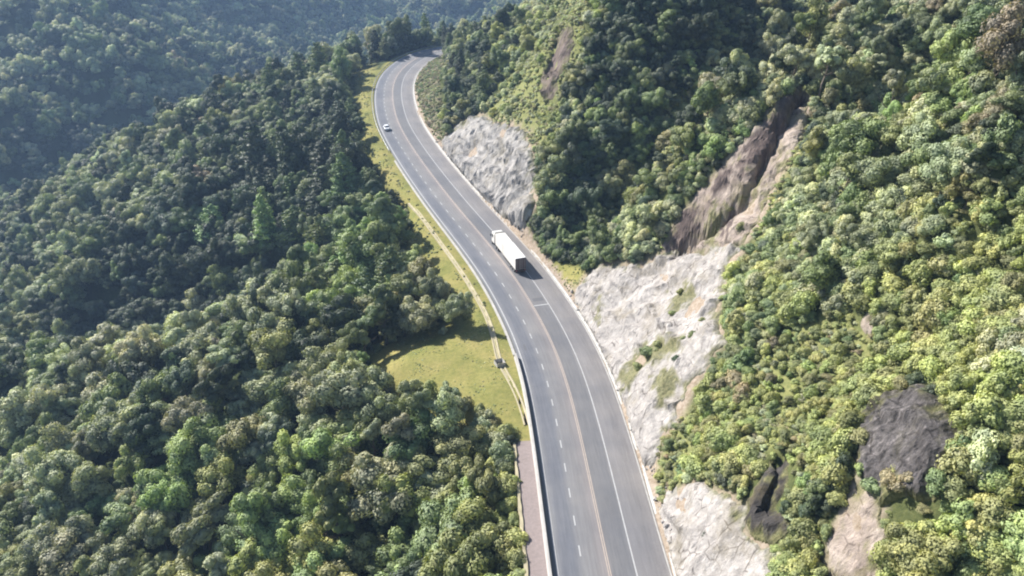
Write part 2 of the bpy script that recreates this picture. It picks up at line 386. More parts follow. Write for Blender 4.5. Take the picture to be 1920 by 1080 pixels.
# slide trench above the long cut: a polyline in plan with a steep western wall
trench = np.array([at_z(1500, 190, 43)[:2], at_z(1455, 255, 39)[:2], at_z(1400, 330, 33)[:2], at_z(1335, 395, 26)[:2], at_z(1285, 455, 18)[:2]])
trench2 = np.array([at_z(1075, 50, 37)[:2], at_z(1045, 120, 31)[:2], at_z(1030, 180, 24)[:2]])
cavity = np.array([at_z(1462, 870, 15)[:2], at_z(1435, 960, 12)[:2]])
def tdist(x, y, T):
    best = np.full(x.shape, 1e9); sg = np.zeros(x.shape)
    for a, b in zip(T[:-1], T[1:]):
        e = b - a; L = e @ e; t = np.clip(((x - a[0]) * e[0] + (y - a[1]) * e[1]) / L, 0, 1)
        dx = x - a[0] - t * e[0]; dy = y - a[1] - t * e[1]; q = np.hypot(dx, dy)
        s = np.sign(e[1] * dx - e[0] * dy)
        m = q < best; best = np.where(m, q, best); sg = np.where(m, s, sg)
    return best, sg
def height(x, y):
    x = np.asarray(x, float); y = np.asarray(y, float)
    d, s = road_sd(x, y)
    z = rbf(x, y)
    dist = np.hypot(x, y)
    und = fbm(x / 60, y / 60, 0, 3, 11) * 3 + fbm(x / 75, y / 75, 0, 3, 14) * 42 * sstep(430, 620, y) + fbm(x / 14, y / 14, 0, 3, 12) * 1.8 + (1 - 2 * np.abs(fbm(x / 42 + 3, y / 42, 0, 2, 21))) * 7 * sstep(22, 60, np.abs(d)) * np.where(d < 0, 1.0, .7) - 3.0 * sstep(22, 60, np.abs(d))
    off = np.abs(d) - 9
    und = und * sstep(2, 25, off)
    z = z + und * np.where((d < 0) & (d > -45) & (y < 260), 0.35, 1.0)
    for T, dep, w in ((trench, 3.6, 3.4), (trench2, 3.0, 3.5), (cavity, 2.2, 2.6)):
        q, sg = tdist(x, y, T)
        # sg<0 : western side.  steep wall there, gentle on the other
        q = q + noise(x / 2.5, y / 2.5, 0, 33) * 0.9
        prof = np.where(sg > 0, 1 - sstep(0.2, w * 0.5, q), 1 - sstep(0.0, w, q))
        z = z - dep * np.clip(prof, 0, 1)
    tr = sstep(0, 4.0, d - 8.0)
    tl = sstep(0, 7.0, -d - 9.5)
    zr = np.maximum(z, (d - 8.2) * 0.35) * tr - 0.22 * (1 - tr)
    zl = z * tl - 0.25 * (1 - tl)
    return np.where(d > 0, zr, zl)

def lin(a, b, st): return np.arange(a, b, st)
gx = np.concatenate([lin(-1000, -380, 20), lin(-380, -170, 7), lin(-170, -60, 3), lin(-60, 100, 0.9), lin(100, 160, 3), lin(160, 460, 15)])
gy = np.concatenate([lin(-160, 40, 6), lin(40, 250, 0.9), lin(250, 330, 1.6), lin(330, 470, 3), lin(470, 1800, 12)])
GX, GY = np.meshgrid(gx, gy)
GZ = height(GX, GY)
GD, GS = road_sd(GX, GY)
TP = np.stack([GX, GY, GZ], -1).reshape(-1, 3)
tpx, tpy, tdep = proj(TP)
jx = tpx + fbm(TP[:, 0] / 3, TP[:, 1] / 3, 0, 3, 5) * 14; jy = tpy + fbm(TP[:, 0] / 3, TP[:, 1] / 3, 5, 3, 6) * 14

MEADOW = [(672, 122), (664, 190), (690, 215), (688, 262), (712, 330), (758, 368), (775, 400), (772, 450), (802, 470), (830, 520), (880, 560), (890, 600), (860, 625),
          (790, 640), (715, 655), (695, 672), (725, 695), (790, 705), (850, 720), (885, 748), (925, 795), (958, 822), (1010, 830), (1000, 760), (960, 640), (900, 520), (800, 370), (730, 270), (705, 190), (700, 120)]
MEADOW_GROUND = [(660, 118), (650, 190), (670, 262), (700, 330), (740, 380), (750, 450), (780, 480), (800, 540), (830, 600), (700, 640), (660, 690), (760, 770), (880, 840), (950, 840), (955, 1200), (1040, 1200), (1005, 760), (960, 640), (900, 520), (800, 370), (730, 270), (705, 190), (700, 120)]
GULLY_GRASS = [(1010, 500), (1030, 492), (1060, 492), (1098, 497), (1100, 520), (1078, 560), (1060, 548)]
SPUR = [(1128, 490), (1180, 425), (1250, 345), (1330, 262), (1400, 190), (1470, 140), (1485, 170), (1400, 250), (1330, 325), (1270, 395), (1238, 462)]
HILL_GRASS = [[(905, 190), (985, 120), (1015, 40), (1020, -60), (1110, -60), (1098, 60), (1075, 130), (1040, 215), (1015, 290), (975, 262), (930, 232)],
              [(930, 240), (990, 170), (1030, 80), (1050, 0), (1110, 0), (1090, 90), (1040, 200), (1030, 260), (1010, 300), (980, 250)],
              [(1380, 620), (1480, 610), (1580, 580), (1650, 640), (1620, 700), (1560, 800), (1500, 880), (1440, 850), (1400, 820), (1380, 780), (1420, 700)],
              [(1450, 340), (1510, 220), (1530, 230), (1480, 340), (1440, 440), (1400, 520), (1420, 420)],
              [(1225, 830), (1290, 760), (1320, 800), (1300, 880), (1240, 940), (1210, 880)]]
FACES = {
 'far_cut': [(826, 268), (850, 240), (880, 222), (905, 215), (925, 228), (950, 232), (985, 245), (1003, 290), (1010, 340), (1005, 380), (990, 410), (978, 432), (945, 412), (900, 375), (870, 340), (838, 300)],
 'long_cut': [(1070, 560), (1095, 520), (1120, 500), (1160, 490), (1200, 495), (1240, 470), (1270, 465), (1300, 475), (1340, 455), (1385, 450), (1402, 470), (1372, 500), (1362, 545), (1345, 590), (1370, 640), (1335, 680), (1300, 730), (1270, 790), (1240, 830), (1228, 880), (1195, 880), (1160, 790), (1130, 700), (1098, 625)],
 'near_cut': [(1222, 975), (1250, 925), (1300, 898), (1335, 905), (1362, 925), (1398, 950), (1402, 1000), (1450, 1020), (1475, 1090), (1490, 1180), (1270, 1180), (1240, 1060)],
 'slide': [(1240, 470), (1256, 430), (1284, 390), (1320, 345), (1366, 298), (1408, 245), (1460, 182), (1498, 162), (1524, 190), (1512, 245), (1478, 305), (1448, 365), (1432, 415), (1392, 458), (1345, 474), (1300, 490), (1265, 490)],
 'scarp': [(1236, 480), (1256, 430), (1284, 388), (1320, 343), (1366, 296), (1408, 243), (1460, 180), (1500, 160), (1520, 192), (1478, 235), (1450, 280), (1420, 325), (1392, 352), (1352, 365), (1338, 395), (1318, 440), (1300, 468), (1265, 488)],
 'outcrop': [(1602, 840), (1612, 790), (1648, 760), (1668, 735), (1705, 728), (1735, 715), (1765, 738), (1778, 772), (1803, 800), (1795, 848), (1786, 892), (1756, 915), (1738, 950), (1690, 945), (1650, 955), (1622, 915), (1600, 895)],
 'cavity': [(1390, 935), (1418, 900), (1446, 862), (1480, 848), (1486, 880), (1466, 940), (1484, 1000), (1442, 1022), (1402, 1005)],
 'lower_slide': [(1558, 1000), (1590, 930), (1615, 850), (1635, 900), (1655, 950), (1662, 1010), (1645, 1090), (1630, 1180), (1545, 1180)],
 'upper_scarp': [(1012, 150), (1030, 115), (1050, 60), (1078, 42), (1076, 90), (1052, 145), (1040, 190), (1018, 190)],
 'small_slab': [(1607, 600), (1625, 575), (1645, 590), (1640, 625), (1615, 640)],
}
def mask(poly, soft=10, shift=0):
    return sstep(-soft, soft, polydist(jx, jy, poly) + shift)
near = (TP[:, 1] < 470)
a_grass = np.maximum(mask(MEADOW_GROUND, 8), mask(GULLY_GRASS, 5)) * near
gd = GD.ravel()
a_grass = np.maximum(a_grass, ((gd > -11.3) & (gd < -7)).astype(float))
hg = np.zeros(len(TP))
for p in HILL_GRASS: hg = np.maximum(hg, mask(p, 18))
hg = np.maximum(hg * near, ((gd > 8) & near) * 0.25)
so_ = np.zeros(len(TP))
for k in ('far_cut', 'long_cut', 'near_cut', 'slide', 'lower_slide'): so_ = np.maximum(so_, mask(FACES[k], 10, 4))
so_ = np.maximum(so_, mask([(768, 150), (800, 125), (815, 150), (822, 225), (838, 265), (815, 262), (790, 215)], 5) * .35)
so_ = np.maximum(so_ * near * (gd > 0), ((gd > 7) & (gd < 10.5)).astype(float))
ny_, nx_ = GX.shape
ii = np.arange(ny_ * nx_).reshape(ny_, nx_)
q = np.stack([ii[:-1, :-1], ii[:-1, 1:], ii[1:, 1:], ii[1:, :-1]], -1).reshape(-1, 4)
terr = mesh_obj('terrain', TP, q, M_terr, attrs={'grass': ('POINT', 'FLOAT', a_grass), 'hill_grass': ('POINT', 'FLOAT', hg), 'soil': ('POINT', 'FLOAT', so_)}, smooth=True)
tag(terr, 'steep forested mountainside and valley below the highway', kind='structure')

# ------------------------------------------------------------------ road, markings, edges
def ribbon(name, s0, s1, ds, m, z=0.0, step=2.0, uv=True, **kw):
    ss = np.arange(s0, s1 + 1e-3, step) if s1 - s0 > step else np.array([s0, s1])
    cols = []
    for i, d in enumerate(ds):
        zz = z[i] if isinstance(z, (list, tuple)) else z
        cols.append(road_pt(ss, d, zz))
    V = np.stack(cols, 1); n, k = V.shape[:2]
    id_ = np.arange(n * k).reshape(n, k)
    fq = np.stack([id_[:-1, :-1], id_[:-1, 1:], id_[1:, 1:], id_[1:, :-1]], -1).reshape(-1, 4)
    st = np.zeros((n, k, 3)); st[..., 0] = np.array(ds)[None]; st[..., 1] = ss[:, None]
    return V.reshape(-1, 3), fq, st.reshape(-1, 3)
def ribbon_obj(name, s0, s1, ds, m, z=0.0, step=2.0, kind='structure', parent=None):
    V, fq, st = ribbon(name, s0, s1, ds, m, z, step)
    o = mesh_obj(name, V, fq, m, parent=parent, attrs={'st': ('POINT', 'FLOAT_VECTOR', st)}, smooth=False)
    if kind: o['kind'] = kind
    return o
SE = SS[-1] - 2
ribbon_obj('road', 0, SE, [-7.7, -3.5, 0, 3.85], M_road)
ribbon_obj('road_shoulder', 0, SE, [3.85, 6, 8.05], M_shoulder, z=[0, -0.02, -0.05])
def merged(name, parts, m, kind='structure'):
    V = []; Fq = []; off = 0
    for v, f in parts: V.append(v); Fq.append(f + off); off += len(v)
    o = mesh_obj(name, np.concatenate(V), np.concatenate(Fq), m); o['kind'] = kind; return o
def strips(lst, z=0.016):
    return [ribbon('', a, b, [d - w / 2, d + w / 2], None, z, 2.0)[:2] for a, b, d, w in lst]
merged('edge_line', strips([(0, SE, -7.0, 0.26), (0, SE, 3.62, 0.2)]), M_white)
merged('centre_line', strips([(0, SE, -0.14, 0.13), (0, SE, 0.14, 0.13)]), M_yellow)
merged('lane_dashes', strips([(s, s + 2.0, -3.5, 0.2) for s in np.arange(20, SE - 4, 5.8)]), M_white)
sX = s_at_py(573, 1.5)
merged('cross_line', strips([(sX, sX + 0.35, 1.9, 3.2)]), M_white)
sP_ = s_at_py(650, -4)
merged('tar_patch', strips([(sP_ - 1, sP_ + 1, -5.6, 0.5), (sX + 2, sX + 3.4, 2.0, 2.4)], 0.008), M_tar)

def sweep(name, s0, s1, prof, m, d0, step=2.0, parent=None, smooth=False, close=True):
    ss = np.arange(s0, s1, step); n = len(ss); k = len(prof)
    V = np.stack([road_pt(ss, d0 + p[0], p[1]) for p in prof], 1)
    id_ = np.arange(n * k).reshape(n, k)
    fq = []
    for j in range(k if close else k - 1):
        j2 = (j + 1) % k
        fq.append(np.stack([id_[:-1, j], id_[:-1, j2], id_[1:, j2], id_[1:, j]], -1))
    fq = [tuple(map(int, r)) for r in np.concatenate(fq)]
    if close:
        fq.append(tuple(int(v) for v in id_[0][::-1])); fq.append(tuple(int(v) for v in id_[-1]))
    return mesh_obj(name, V.reshape(-1, 3), fq, m, parent=parent, smooth=smooth)
s_bar = s_at_py(668, -8)
o = sweep('concrete_barrier', 2, s_bar, [(-0.32, -0.3), (-0.32, 0.12), (-0.17, 0.4), (-0.12, 1.0), (0.12, 1.0), (0.17, 0.4), (0.32, 0.12), (0.32, -0.3)], M_conc, -8.05, 2.0)
tag(o, 'long pale concrete barrier along the left edge of the near road', 'barrier')
o = sweep('road_curb', s_bar + 0.5, s_at_py(300, -8), [(-0.25, -0.3), (-0.25, 0.06), (0.25, 0.08), (0.28, -0.3)], M_conc, -8.1, 2.0); tag(o, 'low pale concrete curb between the asphalt and the grass verge', kind='structure')
o = sweep('gutter', 0, SE, [(-0.1, -0.35), (-0.1, 0.02), (0.1, 0.02), (0.3, -0.14), (0.55, 0.02), (0.8, 0.1), (0.8, -0.35)], M_conc, 8.2, 2.0); tag(o, 'shallow pale concrete gutter at the foot of the cut slope', kind='structure')
# guard rail round the far bend
gs0 = s_at_py(285, -8); gs1 = s_end_vis + 6
gr = empty('guard_rail', tuple(road_pt(np.array([gs0]), -8.3)[0])); tag(gr, 'grey steel guard rail on posts round the outside of the far bend', 'guard rail')
inv = Matrix.Translation(gr.location).inverted()
def under(o, root):
    o.parent = root; o.matrix_parent_inverse = root.matrix_basis.inverted() if root.rotation_euler[2] == 0 else root.matrix_basis.inverted()
b = sweep('rail_beam', gs0, gs1, [(0.05, 0.45), (-0.04, 0.53), (0.05, 0.61), (-0.04, 0.69), (0.05, 0.77), (0.09, 0.77), (0.0, 0.69), (0.09, 0.61), (0.0, 0.53), (0.09, 0.45)], M_steel, -8.3, 2.0)
b.data.transform(inv); b.parent = gr
pm = None
for s in np.arange(gs0 + 0.5, gs1 - 0.5, 4.0):
    p = road_pt(np.array([s]), -8.42)[0]
    if pm is None:
        bm = bmesh.new(); bmesh.ops.create_cube(bm, size=1.0, matrix=Matrix.Translation((0, 0, 0.2)) @ Matrix.Diagonal((0.14, 0.12, 1.2, 1)))
        pm = bpy.data.meshes.new('rail_post'); bm.to_mesh(pm); bm.free(); pm.materials.append(M_steel)
    o = bpy.data.objects.new('rail_post', pm); C.objects.link(o); o.parent = gr; o.location = Vector(p) - gr.location
# drainage channel across the meadow
ch_px = [(768, 378), (790, 408), (835, 470), (862, 508), (885, 545), (905, 580), (918, 610), (927, 640), (936, 680), (950, 705), (966, 735), (978, 765), (988, 800)]
cz = -0.55
chp = np.array([at_z(x, y, cz)[:2] for x, y in ch_px]); chp = catmull(chp, 1.5)
for _ in range(3): chp[1:-1] = 0.25 * chp[:-2] + 0.5 * chp[1:-1] + 0.25 * chp[2:]
tg = np.gradient(chp, axis=0); tg /= np.linalg.norm(tg, axis=1)[:, None]; nr = np.stack([tg[:, 1], -tg[:, 0]], 1)
chz = height(chp[:, 0], chp[:, 1]) + 0.12
prof = [(-0.55, -0.7), (-0.55, 0.02), (-0.32, 0.04), (-0.2, -0.12), (0.2, -0.12), (0.32, 0.04), (0.55, 0.02), (0.55, -0.7)]
V = np.stack([np.concatenate([chp + nr * a, (chz + b)[:, None]], 1) for a, b in prof], 1); n_, k_ = V.shape[:2]
id_ = np.arange(n_ * k_).reshape(n_, k_)
fq = np.concatenate([np.stack([id_[:-1, j], id_[:-1, (j + 1) % k_], id_[1:, (j + 1) % k_], id_[1:, j]], -1) for j in range(k_)])
o = mesh_obj('drainage_channel', V.reshape(-1, 3), fq, M_conc2); tag(o, 'narrow stained concrete drainage channel running through the grass beside the road', 'drain')
# catch basin in the channel
p = at_z(937, 686, -0.6)
bm = bmesh.new()
for mtx, dm in (((0, 0, 0), (1.7, 1.7, 1.0)),):
    r = bmesh.ops.create_cube(bm, size=1.0, matrix=Matrix.Translation((0, 0, 0)) @ Matrix.Diagonal((1.7, 1.7, 1.1, 1)))
top = max(bm.faces, key=lambda f: f.calc_center_median().z)
r = bmesh.ops.inset_region(bm, faces=[top], thickness=0.28); bmesh.ops.translate(bm, verts=top.verts, vec=(0, 0, -0.8))
me = bpy.data.meshes.new('catch_basin'); bm.to_mesh(me); bm.free(); me.materials.append(M_conc)
o = bpy.data.objects.new('catch_basin', me); C.objects.link(o); o.location = (p[0], p[1], float(height(np.array([p[0]]), np.array([p[1]]))[0]) + 0.25); o.rotation_euler = (0, 0, 0.4)
tag(o, 'open square concrete catch basin in the drain by the meadow', 'drain basin')
# gravel ledge with low stone edging beside the barrier
sl1 = s_at_py(822, -11)
V, fq, st = ribbon('', 2, sl1, [-8.35, -9.6, -11.1, -11.3], None, [-0.12, -0.14, -0.16, -2.5], 2.0)
o = mesh_obj('gravel_ledge', V, fq, M_gravel); o['kind'] = 'structure'
V, fq, st = ribbon('', 2, sl1, [-11.0, -11.02, -11.45, -11.5], None, [-0.3, 0.12, 0.14, -6.5], 1.2)
V = V + np.stack([noise(V[:, 1] * 1.1, V[:, 0] * 3, 0, 3) * 0.12, np.zeros(len(V)), noise(V[:, 1] * 0.9, V[:, 0] * 3, 0, 4) * 0.1], 1)
o = mesh_obj('retaining_wall', V, fq, M_conc2); tag(o, 'rough stone retaining wall edging the gravel ledge beside the barrier', 'retaining wall')

# ------------------------------------------------------------------ rock faces
MOSS = [[(1385, 372), (1430, 315), (1440, 330), (1400, 390), (1372, 402)], [(1170, 700), (1200, 655), (1240, 635), (1290, 640), (1300, 655), (1250, 672), (1215, 690), (1190, 730), (1165, 765)], [(1232, 760), (1235, 710), (1255, 690), (1278, 700), (1270, 740), (1250, 765)], [(1320, 440), (1350, 380), (1365, 390), (1350, 440), (1335, 480)], [(1118, 600), (1128, 560), (1138, 562), (1130, 610)], [(1255, 560), (1300, 530), (1305, 560), (1262, 590)], [(1640, 950), (1660, 905), (1690, 895), (1700, 945)]]
def rock_patch(name, label, key, m, amp, bulge, res=0.42, streak=False, seed=1, cat='rock cut', rag=1.5):
    poly = FACES[key]
    # plan extent of the outline on the slope
    sel = (polydist(tpx, tpy, poly) > -25) & (TP[:, 1] < 330) & (gd > 0)
    X0, X1 = TP[sel, 0].min() - 1, TP[sel, 0].max() + 1; Y0, Y1 = TP[sel, 1].min() - 1, TP[sel, 1].max() + 1
    xs = np.arange(X0, X1, res); ys = np.arange(Y0, Y1, res * 1.3)
    X, Y = np.meshgrid(xs, ys); Z = height(X, Y)
    gzx = np.gradient(Z, axis=1) / res; gzy = np.gradient(Z, axis=0) / (res * 1.3)
    nn = np.stack([-gzx, -gzy, np.ones_like(Z)], -1); nn /= np.linalg.norm(nn, axis=-1, keepdims=True)
    a, b, c = proj(np.stack([X, Y, Z], -1))
    k = 1500 / np.maximum(c, 1)             # px per metre
    a = a + fbm(X / 2.2, Y / 2.2, Z / 2.2, 4, seed + 40) * rag * k; b = b + fbm(X / 2.2, Y / 2.2, Z / 2.2, 4, seed + 50) * rag * k
    D = polydist(a, b, poly) / k            # metres inside
    dr, _ = road_sd(X, Y)
    D = D if D.max() > 0 else D
    D = np.where(dr < 9.2, np.minimum(D, (dr - 8.9) * 4), D)
    # blocky relief: warped ridged noise + terraces tilted with the bedding
    u = X * 0.45 + Y * 0.25 + Z * 0.8; v = X * 0.7 - Y * 0.6 - Z * 0.2; w = X * .3 + Y * .7 - Z * .5
    wr = fbm(X / 5, Y / 5, Z / 5, 3, seed) * 2.2
    n1 = 1 - np.abs(noise((u + wr) / 4.5, v / 9, w / 6, seed + 1)) * 2
    n2 = 1 - np.abs(noise((u + wr) / 1.5, v / 3.2, w / 2, seed + 2)) * 2
    n3 = noise(u / 0.7, v / 1.1, w / 0.8, seed + 3)
    ter = ((u + wr) / 2.6) % 1.0
    disp = amp * (0.8 * n1 + 0.2 * n2 + 0.07 * n3 + 0.5 * (ter - 0.5) * (0.5 + 0.5 * n1)) + bulge
    edge = sstep(0.0, 1.6 * rag / 1.5, D)
    disp = disp * edge - 0.6 * (1 - sstep(-0.3, 0.45, D)) + 0.08
    V = np.stack([X, Y, Z], -1) + nn * disp[..., None]
    V[..., 0] += fbm(X, Y, Z, 2, seed + 9) * 0.15; V[..., 1] += fbm(X, Y, Z, 2, seed + 19) * 0.15
    keep = D > -0.6
    a0, b0, c0 = proj(np.stack([X, Y, Z], -1)); a0 = a0 + fbm(X / 1.5, Y / 1.5, Z / 1.5, 4, 61) * 22; b0 = b0 + fbm(X / 1.5, Y / 1.5, Z / 1.5, 4, 62) * 22
    moss = 1 - sstep(0.0, 1.3, D + fbm(X, Y, Z, 3, 63) * 1.6)
    moss = np.where(dr < 12, moss * .3, moss) * .85
    for mp_ in MOSS: moss = np.maximum(moss, sstep(-6, 6, polydist(a0, b0, mp_)) * .9)
    ny, nx = X.shape; ii = np.arange(nx * ny).reshape(ny, nx)
    qq = np.stack([ii[:-1, :-1], ii[:-1, 1:], ii[1:, 1:], ii[1:, :-1]], -1).reshape(-1, 4)
    kf = keep.ravel()[qq].all(1); qq = qq[kf]
    # keep only the largest connected piece
    lab = np.arange(nx * ny); 
    for _ in range(4000):
        mn = lab[qq].min(1); old = lab.copy()
        for c_ in range(4): np.minimum.at(lab, qq[:, c_], mn)
        lab = lab[lab]
        if (lab == old).all(): break
    rt = lab[qq[:, 0]]; u_, n_u = np.unique(rt, return_counts=True); qq = qq[rt == u_[n_u.argmax()]]
    used, invx = np.unique(qq, return_inverse=True)
    VV = V.reshape(-1, 3)[used]; base = VV.mean(0)
    base[2] = VV[:, 2].min()
    tri = invx.reshape(-1, 4); mo = moss.ravel()[used]; bw = np.zeros_like(mo)
    if key == 'slide': bw = sstep(-5, 5, polydist(a0, b0, FACES['scarp'])) * np.clip(.16 + .45 * noise(X / 1.3, Y / 1.3, Z / 1.3, 88), 0, .75)
    if key == 'slide': bw = np.maximum(np.maximum.reduce([bw] + [sstep(-6, 6, polydist(a0, b0, q_)) for q_ in ([(1244, 470), (1256, 430), (1284, 392), (1312, 380), (1318, 410), (1300, 450), (1280, 478)], [(1395, 290), (1420, 245), (1462, 190), (1500, 162), (1516, 190), (1472, 225), (1448, 275), (1418, 320), (1392, 338)], [(1330, 360), (1372, 310), (1385, 322), (1350, 372)])]), sstep(-3, 3, polydist(a0, b0, [(1355, 440), (1362, 395), (1378, 385), (1372, 430), (1366, 455)]))).ravel()[used] * .95  # brown earth, deepened where the left trench wall lies in shade
    tri = np.concatenate([tri[:, [0, 1, 2]], tri[:, [0, 2, 3]]])
    o = mesh_obj(name, VV - base, tri, m, attrs={'moss': ('POINT', 'FLOAT', mo), 'brown': ('POINT', 'FLOAT', bw)}, smooth=False); o.location = tuple(base)
    tag(o, label, cat, 'exposed rock and earth on the right hillside'); return o
rock_patch('rock_cut', 'grey and white rock cut above the road beyond the truck', 'far_cut', M_rockfar, 1.5, 0.6, 0.5, seed=3)
rock_patch('rock_cut', 'long pale rock cut rising from the road shoulder below the landslide scar', 'long_cut', M_rock, 0.85, 0.35, 0.36, seed=5)
rock_patch('rock_cut', 'smooth pale grey rock cut at the bottom edge beside the near shoulder', 'near_cut', M_rock, 0.6, 0.3, 0.3, seed=8)
rock_patch('landslide_scar', 'bare earth gully, dark brown on its left bank, running down to the long rock cut', 'slide', M_soil, 0.8, 0.2, 0.32, seed=11, cat='landslide scar')
rock_patch('rock_outcrop', 'large dark streaked rounded rock slab bulging from the yellow-green slope', 'outcrop', M_dark, 0.9, 1.1, 0.26, seed=15, cat='rock outcrop')
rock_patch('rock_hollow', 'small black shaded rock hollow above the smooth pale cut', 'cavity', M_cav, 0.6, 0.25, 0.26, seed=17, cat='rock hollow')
rock_patch('landslide_scar', 'pinkish bare earth chute below the dark rounded rock slab', 'lower_slide', M_soil, 0.5, 0.15, 0.28, seed=19, cat='landslide scar')
rock_patch('earth_scarp', 'small dark brown earth bank high on the grassy ridge above the far rock cut', 'upper_scarp', M_brown, 1.0, 0.3, 0.5, seed=21, cat='earth bank')
rock_patch('rock_slab', 'tiny pale bare slab among the shrubs above the dark rounded rock', 'small_slab', M_soil, 0.3, 0.3, 0.3, seed=23, cat='rock slab')
BEND_VERGE = [(768, 150), (785, 100), (826, 86), (838, 104), (826, 155), (832, 225), (838, 265), (815, 262), (790, 215)]
RIDGE = [(905, 190), (985, 120), (1015, 40), (1020, -60), (1110, -60), (1098, 60), (1075, 130), (1040, 215), (1015, 290), (975, 262), (930, 232)]
LEDGE = [(972, 815), (1000, 815), (1040, 1180), (980, 1180)]
NOVEG = [MEADOW, GULLY_GRASS, BEND_VERGE, LEDGE] + [FACES[k] for k in FACES]

# ------------------------------------------------------------------ plants
def ico(sub=1):
    bm = bmesh.new(); bmesh.ops.create_icosphere(bm, subdivisions=sub, radius=1.0)
    v = np.array([x.co[:] for x in bm.verts]); f = np.array([[q.index for q in x.verts] for x in bm.faces]); bm.free(); return v, f
ICOV, ICOF = ico(1)
def foliage(seed, clumps, per, lsize, up=0.35, flat=1.0, core=0.72):
    """clumps: list of (centre, radius, value); leaves are small bent quads over each clump"""
    r = np.random.default_rng(seed)
    V = []; Fq = []; LV = []; off = 0
    for (c, R, val) in clumps:
        c = np.array(c); Rv = np.array([R, R, R * flat]) if np.isscalar(R) else np.array(R)
        n = int(per * (Rv[0] * Rv[1]) ** 0.5 ** 1.0 * (Rv[0]))if False else per
        d = r.normal(size=(n, 3)); d[:, 2] += up; d /= np.linalg.norm(d, axis=1)[:, None]
        rad = 1 + r.normal(size=n) * 0.1
        P = c + d * Rv * rad[:, None]
        nn = d + r.normal(size=(n, 3)) * 0.24; nn[:, 2] += 0.05; nn /= np.linalg.norm(nn, axis=1)[:, None]
        t = np.cross(nn, r.normal(size=(n, 3))); t /= np.linalg.norm(t, axis=1)[:, None]; b = np.cross(nn, t)
        s = lsize * r.uniform(0.6, 1.35, n)[:, None]
        q = np.stack([P - t * s * .55, P - b * s * .42 - nn * s * .12, P + t * s * .55, P + b * s * .42 - nn * s * .12], 1).reshape(-1, 3)
        f = np.arange(n * 4).reshape(n, 4) + off; off += n * 4
        V.append(q); Fq.append(f); LV.append(np.clip(val + r.normal(size=n) * 0.08, 0, 1))
        # core, as degenerate-free quads built from triangles is awkward: keep triangles in a second list
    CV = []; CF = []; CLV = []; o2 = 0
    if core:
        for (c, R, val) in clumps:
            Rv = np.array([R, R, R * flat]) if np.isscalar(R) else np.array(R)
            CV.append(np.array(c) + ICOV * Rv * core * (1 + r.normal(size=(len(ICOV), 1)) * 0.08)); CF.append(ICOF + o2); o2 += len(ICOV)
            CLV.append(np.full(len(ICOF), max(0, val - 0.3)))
    V = np.concatenate(V); Fq = np.concatenate(Fq); LV = np.concatenate(LV)
    T = np.concatenate([Fq[:, [0, 1, 2]], Fq[:, [0, 2, 3]]]); LV = np.concatenate([LV, LV])
    if CV:
        T = np.concatenate([T, np.concatenate(CF) + len(V)]); V = np.concatenate([V] + CV); LV = np.concatenate([LV] + CLV)
    return V, T, LV
def mk_mesh(name, V, T, LV, m):
    o = mesh_obj(name, V, T, m, attrs={'lv': ('FACE', 'FLOAT', LV)}, smooth=False); me = o.data; bpy.data.objects.remove(o); return me
def trunk_mesh(name, h, r0, limbs, seed):
    r = random.Random(seed); bm = bmesh.new()
    def tube(pts, rad, n=7):
        rings = []
        for i, p in enumerate(pts):
            d = (pts[min(i + 1, len(pts) - 1)] - pts[max(i - 1, 0)]).normalized()
            a = d.orthogonal().normalized(); b = d.cross(a)
            rings.append([bm.verts.new(p + (a * math.cos(2 * math.pi * k / n) + b * math.sin(2 * math.pi * k / n)) * rad[i]) for k in range(n)])
        for i in range(len(rings) - 1):
            for k in range(n): bm.faces.new((rings[i][k], rings[i][(k + 1) % n], rings[i + 1][(k + 1) % n], rings[i + 1][k]))
        bm.faces.new(rings[-1])
    p = [Vector((0, 0, -1.2))]
    for i in range(1, 6): p.append(Vector((r.uniform(-.2, .2) * i * .5, r.uniform(-.2, .2) * i * .5, h * i / 5)))
    tube(p, [r0 * 1.3, r0, r0 * .85, r0 * .7, r0 * .5, r0 * .25])
    for k in range(limbs):
        i = r.choice([2, 3, 3, 4]); a = r.uniform(0, 6.28); L = r.uniform(.25, .4) * h
        e = p[i] + Vector((math.cos(a) * L, math.sin(a) * L, L * .8)); mpt = (p[i] + e) / 2 + Vector((0, 0, -.15 * L))
        tube([p[i], mpt, e], [r0 * .45, r0 * .3, r0 * .1], 5)
    me = bpy.data.meshes.new(name); bm.to_mesh(me); bm.free(); me.materials.append(M_bark); return me
def broad_crown(seed, R=3.0, Hc=9.0, n=20, lobes=3, per=270, ls=0.33):
    r = random.Random(seed); cl = []
    for q in range(lobes):
        a0 = q * 6.283 / lobes + r.uniform(-.6, .6); o = R * (0 if lobes == 1 else r.uniform(.3, .58)); rr = R * (1 if lobes == 1 else r.uniform(.48, .78))
        cx, cy, zc = math.cos(a0) * o, math.sin(a0) * o, Hc * r.uniform(.5, .74); hz_ = rr * r.uniform(.75, 1.15)
        cl.append(((cx, cy, zc), (rr * .6, rr * .6, hz_ * .7), .3))
        m_ = max(4, int(n * .62 / lobes * r.uniform(.8, 1.25)))
        for k in range(m_):
            t = (k + r.uniform(.2, .8)) / m_; el = math.asin(1 - 1.4 * t); c = math.cos(el); a = k * 2.4 + r.uniform(-.4, .4)
            e = rr * r.uniform(.5, .88)
            cl.append(((cx + math.cos(a) * e * c, cy + math.sin(a) * e * c, zc + math.sin(el) * hz_ * r.uniform(.75, 1.15)), (rr * r.uniform(.34, .66), rr * r.uniform(.34, .66), rr * r.uniform(.28, .52)),
                       min(1, max(0, .5 + r.uniform(-.25, .25)))))
    V, T, LV = foliage(seed, cl, per, ls)
    return mk_mesh('crown', V, T, LV, M_leaf)
